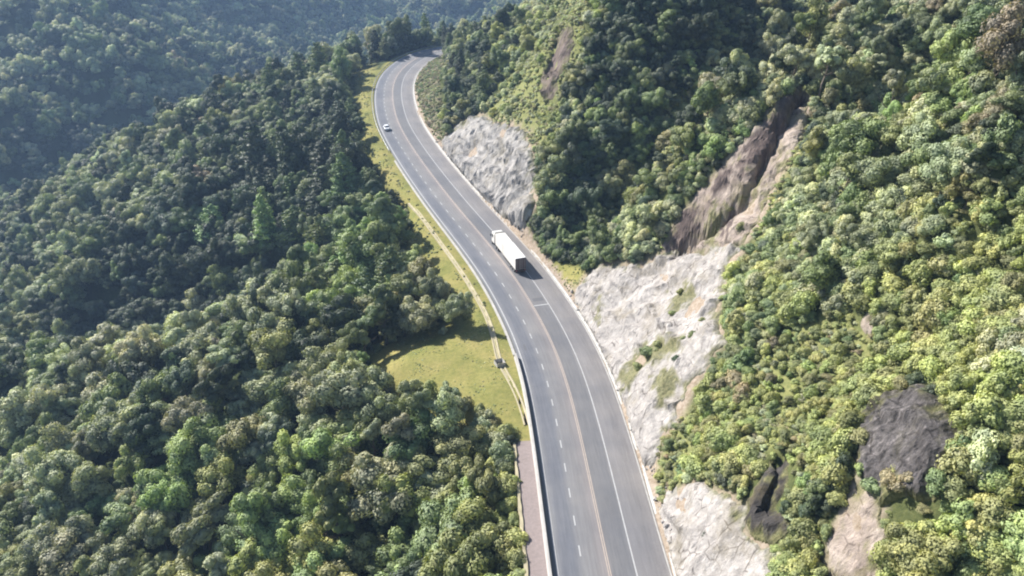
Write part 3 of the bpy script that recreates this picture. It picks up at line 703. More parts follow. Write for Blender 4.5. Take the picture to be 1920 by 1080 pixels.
def pine_crown(seed, R=2.6, Hc=13.0):
    r = random.Random(seed); cl = []
    nl = 13
    for i in range(nl):
        t = i / (nl - 1); z = Hc * (.22 + .78 * t); rad = R * min(1, (1 - t) * 1.15 + .06) ** .55 * (.7 + .5 * r.random()) * (.75 + .25 * min(1, t * 4))
        nb = max(3, int(9 * (1 - t) + 2))
        for k in range(nb):
            a = r.uniform(0, .6) + k * 6.283 / nb + i * 1.1
            for f in (.45, .85):
                x, y = math.cos(a) * rad * f, math.sin(a) * rad * f
                cl.append(((x, y, z - rad * f * .12 + r.uniform(-.2, .2)), (rad * .3 + .15, rad * .3 + .15, .42), .45 + r.uniform(-.2, .25)))
    cl.append(((0, 0, Hc), (.25, .25, .7), .5))
    V, T, LV = foliage(seed, cl, 26, .34, up=.5, core=.6)
    return mk_mesh('crown', V, T, LV, M_needle)
def shrub_mesh(seed, R=1.5, Hh=2.6, n=12, per=170, ls=.24):
    r = random.Random(seed); cl = [((0, 0, Hh * .35), (R * .6, R * .6, Hh * .35), .35)]
    for k in range(n):
        a = k * 2.4 + r.uniform(-.4, .4); t = (k + .5) / n; c = t ** .5 * r.uniform(.8, 1.15)
        cl.append(((math.cos(a) * R * .72 * c, math.sin(a) * R * .72 * c, Hh * (.82 - .5 * t) + r.uniform(-.2, .2)), R * r.uniform(.3, .58), .5 + r.uniform(-.25, .25)))
    V, T, LV = foliage(seed, cl, per, ls, flat=.85)
    return mk_mesh('foliage', V, T, LV, M_leaf)
BR = [broad_crown(100 + i, *a) for i, a in enumerate([(3.0, 9, 22, 3), (2.4, 10.5, 15, 1), (3.7, 8.5, 28, 4), (2.8, 9.5, 18, 2), (3.4, 8, 24, 3), (2.2, 11, 16, 2), (3.9, 9.2, 30, 5), (2.7, 8.2, 14, 1), (3.2, 10, 24, 4), (3.0, 7.4, 20, 2)])]
PI_ = [pine_crown(200 + i, R=(3.3, 3.7, 3.0)[i], Hc=(10.5, 9.5, 11.5)[i]) for i in range(3)]
SH = [shrub_mesh(300 + i, R=(1.5, 1.35, 1.7, 1.4, 1.25, 1.6)[i], Hh=(2.4, 2.8, 2.2, 3.2, 2.0, 2.7)[i], n=(9, 7, 11, 8, 6, 10)[i]) for i in range(6)]
TB = [trunk_mesh('trunk', 6.0, .2, 5, 1), trunk_mesh('trunk', 6.4, .24, 6, 2)]
TPn = trunk_mesh('trunk', 9.3, .24, 0, 3)
SS_STEM = trunk_mesh('stem', 1.6, .07, 4, 4)

def visible(P, top=0.0):
    """rough: does the line from the camera to the point (raised by top) clear the bare ground"""
    P = P.copy(); P[:, 2] += top; cam0 = np.array([0, 0, CAMZ])
    ok = np.ones(len(P), bool)
    gi = lambda g, v: np.clip(np.searchsorted(g, v) - 1, 0, len(g) - 2)
    for t in np.linspace(.3, .985, 46):
        Q = cam0 + (P - cam0) * t
        iy = gi(gy, Q[:, 1]); ix = gi(gx, Q[:, 0])
        ok &= Q[:, 2] > GZ[iy, ix] - 2.2
    return ok
def zsample(x, y):
    ix = np.clip(np.searchsorted(gx, x) - 1, 0, len(gx) - 2); iy = np.clip(np.searchsorted(gy, y) - 1, 0, len(gy) - 2)
    fx = (x - gx[ix]) / (gx[ix + 1] - gx[ix]); fy = (y - gy[iy]) / (gy[iy + 1] - gy[iy])
    return (GZ[iy, ix] * (1 - fx) + GZ[iy, ix + 1] * fx) * (1 - fy) + (GZ[iy + 1, ix] * (1 - fx) + GZ[iy + 1, ix + 1] * fx) * fy
def scatter(x0, x1, y0, y1, sp, jit=.42):
    nx, ny = int((x1 - x0) / sp), int((y1 - y0) / (sp * .87))
    X, Y = np.meshgrid(np.arange(nx), np.arange(ny)); X = X + .5 * (Y % 2)
    X = x0 + X * sp + rng.uniform(-jit, jit, X.shape) * sp; Y = y0 + Y * sp * .87 + rng.uniform(-jit, jit, Y.shape) * sp
    return X.ravel(), Y.ravel()
# plant colours by place, with the fold's shade and the crest's sun mixed in: (photo px, py, reach, colour, weight)
KIN = {'olive': (.19, .205, .085), 'grey-green': (.23, .26, .16), 'dark green': (.052, .074, .045), 'yellow-green': (.235, .27, .095), 'bright green': (.19, .265, .095),  # dark green deepened to carry the shade of the fold behind the knoll
       'mid green': (.13, .175, .075), 'brownish': (.2, .175, .115), 'pale green': (.29, .32, .20), 'blue-green': (.08, .115, .085)}
ZON = [  # px, py, reach px, {colour: weight}
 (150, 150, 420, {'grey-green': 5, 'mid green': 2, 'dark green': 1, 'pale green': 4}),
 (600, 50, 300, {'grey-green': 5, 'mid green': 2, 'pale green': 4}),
 (430, 480, 130, {'dark green': 6, 'blue-green': 4}), (430, 500, 140, {'dark green': 6, 'blue-green': 4}), (330, 540, 100, {'dark green': 6, 'blue-green': 4}), (560, 400, 80, {'dark green': 6, 'blue-green': 2}),  # dark greens put the fold's shade into the leaf colour
 (1200, 430, 45, {'pale green': 7, 'olive': 3}), (1290, 330, 50, {'pale green': 7, 'bright green': 2, 'olive': 2}), (1380, 230, 50, {'pale green': 7, 'bright green': 3}), (1450, 160, 40, {'pale green': 6, 'olive': 3}),
 (980, 170, 60, {'pale green': 6, 'yellow-green': 5}), (1050, 40, 60, {'pale green': 6, 'yellow-green': 5}), (1560, 430, 90, {'pale green': 6, 'mid green': 2, 'grey-green': 3}), (1650, 150, 120, {'pale green': 6, 'grey-green': 3}),
 (450, 610, 70, {'pale green': 6, 'grey-green': 4}), (300, 680, 80, {'pale green': 6, 'grey-green': 3}), (130, 740, 90, {'pale green': 5, 'grey-green': 4}), (600, 620, 60, {'grey-green': 5, 'olive': 4, 'pale green': 2}), (420, 500, 120, {'dark green': 6, 'blue-green': 4}), (300, 570, 70, {'dark green': 6, 'blue-green': 4}), (210, 610, 60, {'dark green': 6, 'blue-green': 3}), (560, 300, 120, {'dark green': 4, 'mid green': 3}), (640, 500, 80, {'bright green': 5, 'mid green': 3}),  # knoll crest paled as if sunlit, fold behind it darkened for shade
 (400, 420, 260, {'dark green': 3, 'mid green': 4, 'blue-green': 3, 'grey-green': 1, 'brownish': .8}),
 (120, 520, 200, {'blue-green': 3, 'grey-green': 3, 'mid green': 2, 'dark green': 2}),
 (600, 330, 150, {'dark green': 4, 'mid green': 4, 'blue-green': 1}),
 (600, 520, 110, {'bright green': 4, 'mid green': 5, 'grey-green': 1, 'olive': 1}),
 (700, 430, 60, {'bright green': 4, 'mid green': 4}),
 (780, 590, 70, {'olive': 3, 'grey-green': 3, 'mid green': 2}),
 (420, 640, 130, {'grey-green': 5, 'brownish': 2, 'pale green': 3, 'mid green': 2, 'olive': 2}),
 (200, 780, 230, {'grey-green': 5, 'pale green': 2, 'mid green': 3, 'olive': 2, 'dark green': 1}),
 (330, 900, 50, {'bright green': 6, 'yellow-green': 2}),
 (750, 780, 150, {'grey-green': 4, 'mid green': 3, 'olive': 4, 'dark green': 2}),
 (100, 1000, 170, {'grey-green': 4, 'olive': 3, 'pale green': 2, 'mid green': 2}),
 (650, 1010, 130, {'mid green': 4, 'bright green': 3, 'yellow-green': 1.5, 'olive': 2}),
 (900, 970, 70, {'yellow-green': 4, 'bright green': 2, 'olive': 3}),
 (560, 1070, 60, {'yellow-green': 4, 'bright green': 3}),
 (870, 130, 90, {'dark green': 4, 'blue-green': 2, 'mid green': 2}),
 (1010, 130, 75, {'olive': 3, 'yellow-green': 6, 'pale green': 5}),
 (1250, 180, 190, {'dark green': 4, 'blue-green': 3, 'mid green': 3}),
 (1080, 380, 90, {'mid green': 3, 'blue-green': 3, 'dark green': 2, 'grey-green': 1}),
 (1250, 330, 110, {'mid green': 3, 'olive': 3, 'grey-green': 2, 'bright green': 1}),
 (1350, 240, 80, {'bright green': 2, 'pale green': 3, 'mid green': 2}), (1230, 430, 70, {'pale green': 3, 'olive': 2, 'mid green': 2}), (1420, 560, 60, {'pale green': 2, 'yellow-green': 2, 'olive': 2}),
 (1650, 150, 220, {'grey-green': 4, 'mid green': 3, 'olive': 3, 'dark green': 1, 'brownish': 1}),
 (1760, 170, 45, {'bright green': 6, 'yellow-green': 3}),
 (1560, 430, 130, {'mid green': 4, 'grey-green': 3, 'pale green': 2, 'olive': 1}),
 (1750, 500, 130, {'mid green': 3, 'pale green': 2, 'yellow-green': 3, 'olive': 4}), (1880, 700, 120, {'yellow-green': 6, 'olive': 4, 'pale green': 2}),
 (1480, 700, 130, {'yellow-green': 9, 'olive': 5, 'brownish': 1.5, 'mid green': 1}),
 (1400, 620, 60, {'mid green': 4, 'grey-green': 3}),
 (1300, 830, 80, {'olive': 4, 'yellow-green': 3, 'mid green': 2}),
 (1520, 930, 60, {'dark green': 2, 'mid green': 4, 'olive': 2}),
 (1850, 950, 240, {'yellow-green': 9, 'bright green': 2, 'mid green': 1, 'olive': 2}),
 (1600, 650, 120, {'yellow-green': 4, 'olive': 3, 'mid green': 2}),
]
KN = list(KIN)
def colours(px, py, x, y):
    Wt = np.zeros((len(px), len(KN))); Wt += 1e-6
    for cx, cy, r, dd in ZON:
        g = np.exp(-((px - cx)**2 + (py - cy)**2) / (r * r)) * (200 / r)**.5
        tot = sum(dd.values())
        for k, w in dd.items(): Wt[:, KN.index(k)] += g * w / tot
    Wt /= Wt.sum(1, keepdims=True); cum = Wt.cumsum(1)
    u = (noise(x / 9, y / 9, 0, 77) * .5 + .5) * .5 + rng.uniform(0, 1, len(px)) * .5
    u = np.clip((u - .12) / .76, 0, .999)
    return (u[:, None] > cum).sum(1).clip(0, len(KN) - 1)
def filt(x, y, tops, left=None, dmin=10.5, dminl=12.0):
    d, s = road_sd(x, y); z = zsample(x, y)
    ok = (d > dmin) | (d < -dminl)
    for hgt, dx in tops:
        P = np.stack([x + dx, y, z + hgt], 1); a, b, c = proj(P)
        for poly in NOVEG:
            ok &= ~(inpoly(a, b, poly) & (c < 430))
    return ok, d, s, z
plants = []   # dict arrays per class
def add_class(kind, x, y, z, scale, squash, var, ci):
    plants.append(dict(kind=kind, x=x, y=y, z=z, s=scale, q=squash, v=var, c=ci))
# left forest and far valley: broad trees
X = []; Y = []; SC = []
def vis_frame(x, y, z, m=140):
    a, b, c = proj(np.stack([x, y, z + 4], 1)); return (a > -m) & (a < W + m) & (b > -m) & (b < H + m) & (c > 5)
def grow(kind, box, sp, smin, smax, nvar, side, tops, pines=0.0, thin=None, margin=260, dminl=12.5, dmin=10.5):
    x, y = scatter(*box, sp)
    ok, d, s, z = filt(x, y, tops, dminl=dminl, dmin=dmin)
    ok &= (d < 0) if side < 0 else ((d > 0) if side > 0 else True)
    ok &= vis_frame(x, y, z, margin)
    if thin is not None: ok &= thin(x, y, z, d)
    x, y, z, d = x[ok], y[ok], z[ok], d[ok]
    P = np.stack([x, y, z], 1); v = visible(P, 9 if kind != 'shrub' else 4)
    x, y, z = x[v], y[v], z[v]
    a, b, c = proj(np.stack([x, y, z + (6 if kind != 'shrub' else 1.5)], 1))
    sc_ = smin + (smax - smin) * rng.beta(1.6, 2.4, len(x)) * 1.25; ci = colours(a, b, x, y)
    if kind == 'tree' and side <= 0:
        for rnd in range(4):
            keep_ = np.ones(len(x), bool)
            for hx, hz in ((0, 9.8), (2.4, 8.6), (3.5, 6), (3.2, 3.5)):
                a2, b2, c2 = proj(np.stack([x + hx * sc_, y, z + hz * sc_], 1))
                for p in (MEADOW, LEDGE): keep_ &= ~(inpoly(a2, b2, p) & (c2 < 430))
            keep_ &= ~((y < 125) & (road_sd(x, y)[0] + 3.9 * sc_ > -10.8))
            if rnd < 3: sc_ = np.where(keep_, sc_, sc_ * .78)
        x, y, z, sc_, ci, a, b = [q_[keep_] for q_ in (x, y, z, sc_, ci, a, b)]
    if side > 0:
        keep_ = np.ones(len(x), bool)
        for hx, hz in ((0, 9.8), (-2.6, 8), (-3.4, 5), (-2.5, 2)):
            a2, b2, c2 = proj(np.stack([x + hx * sc_ * (.45 if kind == 'shrub' else 1), y, z + hz * sc_ * (.28 if kind == 'shrub' else 1)], 1))
            keep_ &= ~(inpoly(a2, b2, BEND_VERGE) & (c2 < 480) & (c2 > 250)) | (kind == 'shrub')
        x, y, z, sc_, ci, a, b = [q_[keep_] for q_ in (x, y, z, sc_, ci, a, b)]
    if kind == 'shrub':
        for p in HILL_GRASS: sc_ = np.where(inpoly(a, b, p), sc_ * .62, sc_)
    if pines:
        pw = np.zeros(len(x))
        for cx, cy, r, w in [(530, 330, 80, .75), (630, 280, 100, .85), (690, 220, 60, .7), (710, 400, 50, .6), (590, 420, 50, .6), (640, 490, 80, .5), (720, 500, 40, .4), (850, 130, 80, .6), (740, 80, 90, .7), (420, 520, 60, .35), (620, 120, 60, .4)]:
            pw = np.maximum(pw, w * np.exp(-((a - cx)**2 + (b - cy)**2) / (r * r)))
        isp = (rng.uniform(0, 1, len(x)) < pw) & (y < 470)
        add_class('pine', x[isp], y[isp], z[isp], sc_[isp] * np.where(b[isp] < 300, .85, 1.05), rng.uniform(.9, 1.15, isp.sum()), rng.integers(0, 3, isp.sum()), np.where(b[isp] > 420, np.where(rng.uniform(0, 1, isp.sum()) < .55, KN.index('bright green'), KN.index('mid green')), np.where(rng.uniform(0, 1, isp.sum()) < .6, KN.index('dark green'), KN.index('mid green'))))
        x, y, z, sc_, ci = x[~isp], y[~isp], z[~isp], sc_[~isp], ci[~isp]
    add_class(kind, x, y, z, sc_, rng.uniform(.75, 1.3, len(x)), rng.integers(0, nvar, len(x)), ci)
TT = [(0, 0), (3, 1.2)]
grow('tree', (-230, 30, 40, 262), 4.7, .7, 1.6, 10, -1, TT, pines=1)
grow('tree', (-400, 10, 262, 470), 5.6, .85, 1.75, 10, -1, TT, pines=1, dminl=15)
grow('tree', (-60, 120, 415, 520), 5.0, .8, 1.2, 8, 0, [(0, 0)], pines=1, thin=lambda x, y, z, d: np.abs(d) > 12)
grow('tree', (-620, 120, 470, 1250), 8.2, 1.0, 2.3, 10, 0, [(0, 0)], margin=60, thin=lambda x, y, z, d: (np.abs(d) > 12))
grow('tree', (-620, -400, 200, 470), 7.6, 1.0, 2.1, 10, -1, [(0, 0)], margin=60)
# right hillside: small trees in the hollows and on the upper slopes, shrubs everywhere
def dens(x, y, z, d):
    a, b, c = proj(np.stack([x, y, z], 1)); w = np.full(len(x), .05)
    for cx, cy, r, v in [(1250, 150, 220, 1.), (1080, 380, 100, 1.), (1750, 180, 230, .9), (1650, 430, 120, .7), (1450, 400, 90, .4), (880, 130, 90, 1.), (1520, 520, 90, .4), (1280, 330, 90, .45), (1850, 500, 100, .3), (1180, 440, 50, .6)]:
        w = np.maximum(w, v * np.exp(-((a - cx)**2 + (b - cy)**2) / (r * r)))
    for p in HILL_GRASS: w = np.where(inpoly(a, b, p), w * .1, w)
    w = np.where(inpoly(a, b, RIDGE), 0, w); w = np.where(inpoly(a, b, SPUR), .2 * w, w)
    P_ = np.stack([x, y, z + 4], 1); a2, b2, c2 = proj(P_); w = np.where(inpoly(a2, b2, RIDGE), 0, w)
    return rng.uniform(0, 1, len(x)) < w
grow('tree', (-50, 190, 30, 425), 3.9, .45, 1.1, 10, 1, [(0, 0), (2.5, 1.2), (5, 0), (3.5, -1.5), (6.5, 0)], pines=1, thin=dens, dmin=12)
def dens2(x, y, z, d):
    a, b, c = proj(np.stack([x, y, z], 1)); w = np.full(len(x), .93)
    for p in HILL_GRASS: w = np.where(inpoly(a, b, p), .72, w)
    w = np.where(inpoly(a, b, RIDGE), .45, w)
    return rng.uniform(0, 1, len(x)) < w
grow('shrub', (-40, 130, 30, 215), 1.22, .4, 1.3, 6, 1, [(0, 0), (1.6, .5), (2.4, -.6), (3, 0)], thin=dens2, dmin=10.2)
grow('shrub', (-50, 160, 215, 425), 2.3, .8, 1.7, 6, 1, [(0, 0), (1.6, .5), (2.4, -.6), (3, 0)], thin=dens2, dmin=10.2)
# shrubs that edge the meadow, the trees and the ledge
grow('shrub', (-60, 10, 60, 300), 2.4, .4, 1.0, 6, -1, [(0, 0), (1.8, 1.0)], dminl=11.8,
     thin=lambda x, y, z, d: (d > -40) & (rng.uniform(0, 1, len(x)) < .4))
grow('shrub', (-20, 12, 60, 116), 1.5, .7, 1.4, 6, -1, [(0, 0)], dminl=11.9, thin=lambda x, y, z, d: (d > -17))
# small shrubs on the cut faces
ex = [(1215, 668, 1.0, 'mid green'), (1232, 655, .8, 'olive'), (1195, 690, .6, 'olive'), (1268, 683, .7, 'dark green'), (1282, 640, .7, 'olive'), (1300, 632, .6, 'mid green'), (1180, 712, .45, 'olive'),
      (1275, 552, .6, 'olive'), (1262, 590, .5, 'yellow-green'), (1130, 600, .45, 'olive'), (1170, 735, .5, 'olive'), (1318, 606, .5, 'olive'), (1355, 905, .8, 'dark green'), (1700, 915, .9, 'brownish'), (1680, 890, .6, 'olive'),
      (1745, 745, .7, 'dark green'), (1330, 910, .5, 'olive'), (1390, 430, .7, 'olive'), (1372, 395, .6, 'olive'), (1350, 435, .5, 'olive'), (1325, 1005, .4, 'dark green'), (1612, 835, .9, 'olive'), (1636, 925, 1.0, 'mid green'), (1690, 728, .8, 'olive'), (1722, 722, .9, 'dark green'), (1778, 765, .8, 'olive'), (1793, 850, .9, 'yellow-green'), (1750, 920, 1.0, 'mid green'), (1612, 885, .7, 'yellow-green'), (1640, 765, .7, 'olive'), (1665, 905, .9, 'brownish')]
exx = []
for px, py, s, cn in ex:
    best = None
    for t in np.linspace(.03, .2, 700):
        Q = np.array([0, 0, CAMZ]) + ray(px, py) * t
        if Q[2] < zsample(np.array([Q[0]]), np.array([Q[1]]))[0] + .5: best = Q; break
    if best is not None: exx.append((best[0], best[1], best[2] - .1, s, KN.index(cn)))
exx = np.array(exx)
add_class('shrub', exx[:, 0], exx[:, 1], exx[:, 2], exx[:, 3], np.full(len(exx), .9), np.arange(len(exx)) % 6, exx[:, 4].astype(int))

def tufts(poly, box, sp, smin, smax, cols, cut=-.15):
    x, y = scatter(*box, sp, .5); z = zsample(x, y); d, s = road_sd(x, y); a, b, c = proj(np.stack([x, y, z], 1))
    ok = inpoly(a, b, poly) & (np.abs(d) > 9.6) & (c < 430) & (noise(x / 3, y / 3, 0, 91) + rng.uniform(-.6, .6, len(x)) > cut)
    for kf in FACES: ok &= ~inpoly(a, b, FACES[kf])
    dch = np.full(len(x), 9.)
    for i in range(0, len(chp), 2): dch = np.minimum(dch, np.hypot(x - chp[i, 0], y - chp[i, 1]))
    ok &= dch > 1.2
    x, y, z = x[ok], y[ok], z[ok]
    add_class('tuft', x, y, z + .1, rng.uniform(smin, smax, len(x)), rng.uniform(.35, .7, len(x)), rng.integers(0, 6, len(x)), rng.choice([KN.index(k) for k in cols], len(x)))
tufts(MEADOW_GROUND, (-60, 12, 60, 150), .62, .06, .13, ['yellow-green', 'yellow-green', 'olive', 'pale green'], .5)
tufts(MEADOW_GROUND, (-70, 12, 150, 400), .95, .1, .26, ['yellow-green', 'olive', 'olive', 'mid green', 'pale green'], .1)
tufts(GULLY_GRASS, (0, 40, 140, 190), .7, .1, .2, ['yellow-green', 'olive'])
tufts(BEND_VERGE, (-50, 0, 200, 400), 1.0, .2, .6, ['olive', 'brownish', 'mid green'], -.3)
for p_ in HILL_GRASS[:1]: tufts(p_, (-20, 40, 200, 330), .95, .25, .6, ['yellow-green', 'pale green', 'olive'])
for p_ in HILL_GRASS[1:]: tufts(p_, (0, 90, 40, 330), .75, .15, .42, ['yellow-green', 'pale green', 'yellow-green', 'olive', 'brownish'])
tufts([(1220, 200), (1990, -60), (1990, 1190), (1240, 1190)], (20, 110, 35, 210), 1.0, .25, .65, ['yellow-green', 'pale green', 'olive', 'mid green', 'olive'])
allp = {}
for k in ('tree', 'pine', 'shrub', 'tuft'):
    L = [p for p in plants if p['kind'] == k]
    allp[k] = {f: np.concatenate([p[f] for p in L]) for f in ('x', 'y', 'z', 's', 'q', 'v', 'c')}
TONE = 1.42
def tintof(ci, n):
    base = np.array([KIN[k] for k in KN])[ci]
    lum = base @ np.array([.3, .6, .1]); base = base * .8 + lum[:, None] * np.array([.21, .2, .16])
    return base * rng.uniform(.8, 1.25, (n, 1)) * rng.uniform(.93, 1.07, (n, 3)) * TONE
for k, p in allp.items():
    n = len(p['x']); p['t'] = tintof(p['c'], n); p['r'] = rng.uniform(0, 6.283, n); p['lean'] = rng.normal(0, .06, (n, 2)); p['ax'] = rng.uniform(.8, 1.25, n)
    hh = {'tree': 6, 'pine': 8, 'shrub': 1.4, 'tuft': .5}[k]
    a, b, c = proj(np.stack([p['x'], p['y'], p['z'] + hh * p['s']], 1)); p['px'] = a; p['py'] = b; p['dep'] = c
    inframe = (a > 5) & (a < W - 5) & (b > 5) & (b < H - 5)
    size = p['s'] / c * inframe
    order = np.argsort(-size); lim = {'tree': 300, 'pine': 200, 'shrub': 300, 'tuft': 0}[k]
    keep = order[:lim]; keep = keep[size[keep] > 0]
    # crowded neighbours hide each other: fine, they still show in part
    ind = np.zeros(n, bool); ind[keep] = True; p['ind'] = ind
    print('PLANTS', k, n, ind.sum())

# ---- labels
LM = [(905, 900, 'beside the gravel ledge'), (800, 790, 'at the meadow near edge'), (700, 930, 'on the slope below the meadow'), (560, 1040, 'below, left of the gravel ledge'),
      (330, 900, 'around the bright green near gap'), (100, 1000, 'in the bottom left corner'), (120, 820, 'at the near forest left edge'), (420, 760, 'amid the near forest'), (440, 620, 'on the near wooded knoll crest'),
      (640, 640, 'on the knoll left of the meadow'), (780, 590, 'in the clump above the meadow'), (600, 500, 'in the bright strip behind the knoll'), (720, 430, 'beside the verge opposite the truck'),
      (640, 320, 'left of road before far bend'), (500, 350, 'on the dark middle ridge'), (200, 480, 'low on the middle ridge'), (690, 200, 'left of the far bend'), (770, 80, 'behind the far bend'), (860, 130, 'inside the far bend'),
      (200, 120, 'in the hazy valley at upper left'), (600, 60, 'in the hazy valley near the bend'), (1010, 120, 'on the ridge above the far cut'), (1180, 120, 'high in the shaded hollow'), (1080, 400, 'at the shaded hollow foot'), (1350, 80, 'at the shaded hollow top'),
      (1180, 450, 'on the spur beside the gully grass'), (1300, 290, 'left of the landslide scar'), (1480, 380, 'right of the landslide scar'), (1600, 100, 'high above the landslide scar'), (1800, 150, 'in the top right corner'), (1800, 330, 'in the dark right edge hollow'),
      (1650, 450, 'on the mid slope at right'), (1850, 560, 'at right above the dark slab'), (1480, 640, 'above the long rock cut'), (1400, 760, 'between long cut and dark slab'), (1270, 860, 'between the two pale road cuts'), (1560, 780, 'left of the dark slab'),
      (1700, 700, 'just above the dark slab'), (1850, 780, 'right of the dark slab'), (1520, 960, 'between rock hollow and earth chute'), (1720, 1000, 'below the dark slab'), (1870, 1000, 'in the bottom right corner'), (1230, 670, 'growing on the long rock cut'), (1340, 950, 'on the smooth pale cut')]
ORD = ['leftmost', 'second from left', 'third from left', 'fourth from left', 'fifth from left', 'sixth from left', 'seventh from left', 'eighth from left', 'ninth from left', 'tenth from left'] 
def make_labels(p, idx, noun, big):
    lm = np.array([(a, b) for a, b, _ in LM]); keys = {}
    for i in idx:
        k = int(((lm[:, 0] - p['px'][i])**2 + (lm[:, 1] - p['py'][i])**2).argmin())
        sz = 'small' if p['s'][i] < big[0] else ('tall' if p['s'][i] > big[1] else 'medium')
        keys.setdefault((sz, KN[p['c'][i]], k), []).append(i)
    out = {}
    for (sz, cn, k), L in keys.items():
        L.sort(key=lambda i: p['px'][i])
        for j, i in enumerate(L):
            core = f'{sz} {cn} {noun} {LM[k][2]}'
            if len(L) == 1: lab = core
            elif j == len(L) - 1: lab = 'rightmost ' + core
            elif j < len(ORD): lab = f'{ORD[j]}, {core}' if j else 'leftmost ' + core
            else: lab = 'middle or right ' + core
            w = lab.split()
            out[i] = ' '.join(w)
    return out
def child(name, me, parent, tint=None):
    o = bpy.data.objects.new(name, me); C.objects.link(o); o.parent = parent
    if tint is not None: o['tint'] = [float(v) for v in tint]
    return o
protos = {}
for k, names, meshes, trunks, noun, big, grp in (
        ('tree', ('broadleaf_tree', 'crown', 'trunk'), BR, TB, 'broadleaf tree', (.75, .98), 'broadleaf trees of the mountain forest'),
        ('pine', ('pine_tree', 'crown', 'trunk'), PI_, [TPn], 'conifer', (.8, 1.05), 'conifers near the road'),
        ('shrub', ('shrub', 'foliage', 'stem'), SH, [SS_STEM], 'shrub', (.9, 1.3), 'shrubs on the slopes')):
    p = allp[k]; idx = np.where(p['ind'])[0]; labs = make_labels(p, idx, noun, big)
    protos[k] = {}
    for i in idx:
        s = float(p['s'][i]); e = empty(names[0], (p['x'][i], p['y'][i], p['z'][i] - .15), float(p['r'][i]))
        e.rotation_euler = (float(p['lean'][i, 0]), float(p['lean'][i, 1]), float(p['r'][i])); e.scale = (s * float(p['ax'][i]), s / float(p['ax'][i]), s * float(p['q'][i]))
        tag(e, labs[i], 'shrub' if k == 'shrub' else 'tree', grp)
        c = child(names[1], meshes[p['v'][i]], e, p['t'][i]); child(names[2], trunks[i % len(trunks)], e)
        protos[k].setdefault(int(p['v'][i]), c)
# ---- the rest: one object per kind, instanced through geometry nodes
def stuff_forest(name, label, k, cat):
    p = allp[k]; m = ~p['ind']; n = int(m.sum())
    if not n: return
    me = bpy.data.meshes.new(name); me.vertices.add(n)
    me.vertices.foreach_set('co', np.stack([p['x'][m], p['y'][m], p['z'][m] - .15], 1).astype(np.float32).ravel())
    a = me.attributes.new('rot', 'FLOAT_VECTOR', 'POINT'); a.data.foreach_set('vector', np.stack([p['lean'][m, 0], p['lean'][m, 1], p['r'][m]], 1).astype(np.float32).ravel())
    a = me.attributes.new('scl', 'FLOAT_VECTOR', 'POINT'); a.data.foreach_set('vector', np.stack([p['s'][m] * p['ax'][m], p['s'][m] / p['ax'][m], p['s'][m] * p['q'][m]], 1).astype(np.float32).ravel())
    a = me.attributes.new('idx', 'INT', 'POINT'); a.data.foreach_set('value', p['v'][m].astype(np.int32))
    a = me.attributes.new('tint', 'FLOAT_VECTOR', 'POINT'); a.data.foreach_set('vector', p['t'][m].astype(np.float32).ravel())
    o = bpy.data.objects.new(name, me); C.objects.link(o); tag(o, label, cat, kind='stuff')
    g = bpy.data.node_groups.new(name, 'GeometryNodeTree')
    g.interface.new_socket('Geometry', in_out='INPUT', socket_type='NodeSocketGeometry'); g.interface.new_socket('Geometry', in_out='OUTPUT', socket_type='NodeSocketGeometry')
    gi = g.nodes.new('NodeGroupInput'); go = g.nodes.new('NodeGroupOutput')
    jn = g.nodes.new('GeometryNodeJoinGeometry')
    def named(nm, typ):
        q = g.nodes.new('GeometryNodeInputNamedAttribute'); q.data_type = typ; q.inputs['Name'].default_value = nm; return q.outputs['Attribute']
    rot, scl, idv = named('rot', 'FLOAT_VECTOR'), named('scl', 'FLOAT_VECTOR'), named('idx', 'INT')
    for v, po in protos[k].items():
        oi = g.nodes.new('GeometryNodeObjectInfo'); oi.inputs['Object'].default_value = po; oi.inputs['As Instance'].default_value = True; oi.transform_space = 'ORIGINAL'
        cmp_ = g.nodes.new('FunctionNodeCompare'); cmp_.data_type = 'INT'; cmp_.operation = 'EQUAL'
        g.links.new(idv, cmp_.inputs[2]); cmp_.inputs[3].default_value = v
        ip = g.nodes.new('GeometryNodeInstanceOnPoints')
        g.links.new(gi.outputs[0], ip.inputs['Points']); g.links.new(cmp_.outputs[0], ip.inputs['Selection']); g.links.new(oi.outputs['Geometry'], ip.inputs['Instance'])
        g.links.new(rot, ip.inputs['Rotation']); g.links.new(scl, ip.inputs['Scale'])
        g.links.new(ip.outputs[0], jn.inputs[0])
    g.links.new(jn.outputs[0], go.inputs[0])
    md = o.modifiers.new('plants', 'NODES'); md.node_group = g
    return o
stuff_forest('forest', 'dense broadleaf forest covering the valley and farther ridges', 'tree', 'forest')
stuff_forest('scrub', 'dense low scrub covering the steep right hillside', 'shrub', 'scrub')
protos['tuft'] = protos['shrub']
stuff_forest('grass', 'uneven tufts of yellow-green grass and weeds on the open ground', 'tuft', 'grass')
stuff_forest('conifer_wood', 'farther conifers mixed into the dark ridge forest', 'pine', 'wood')

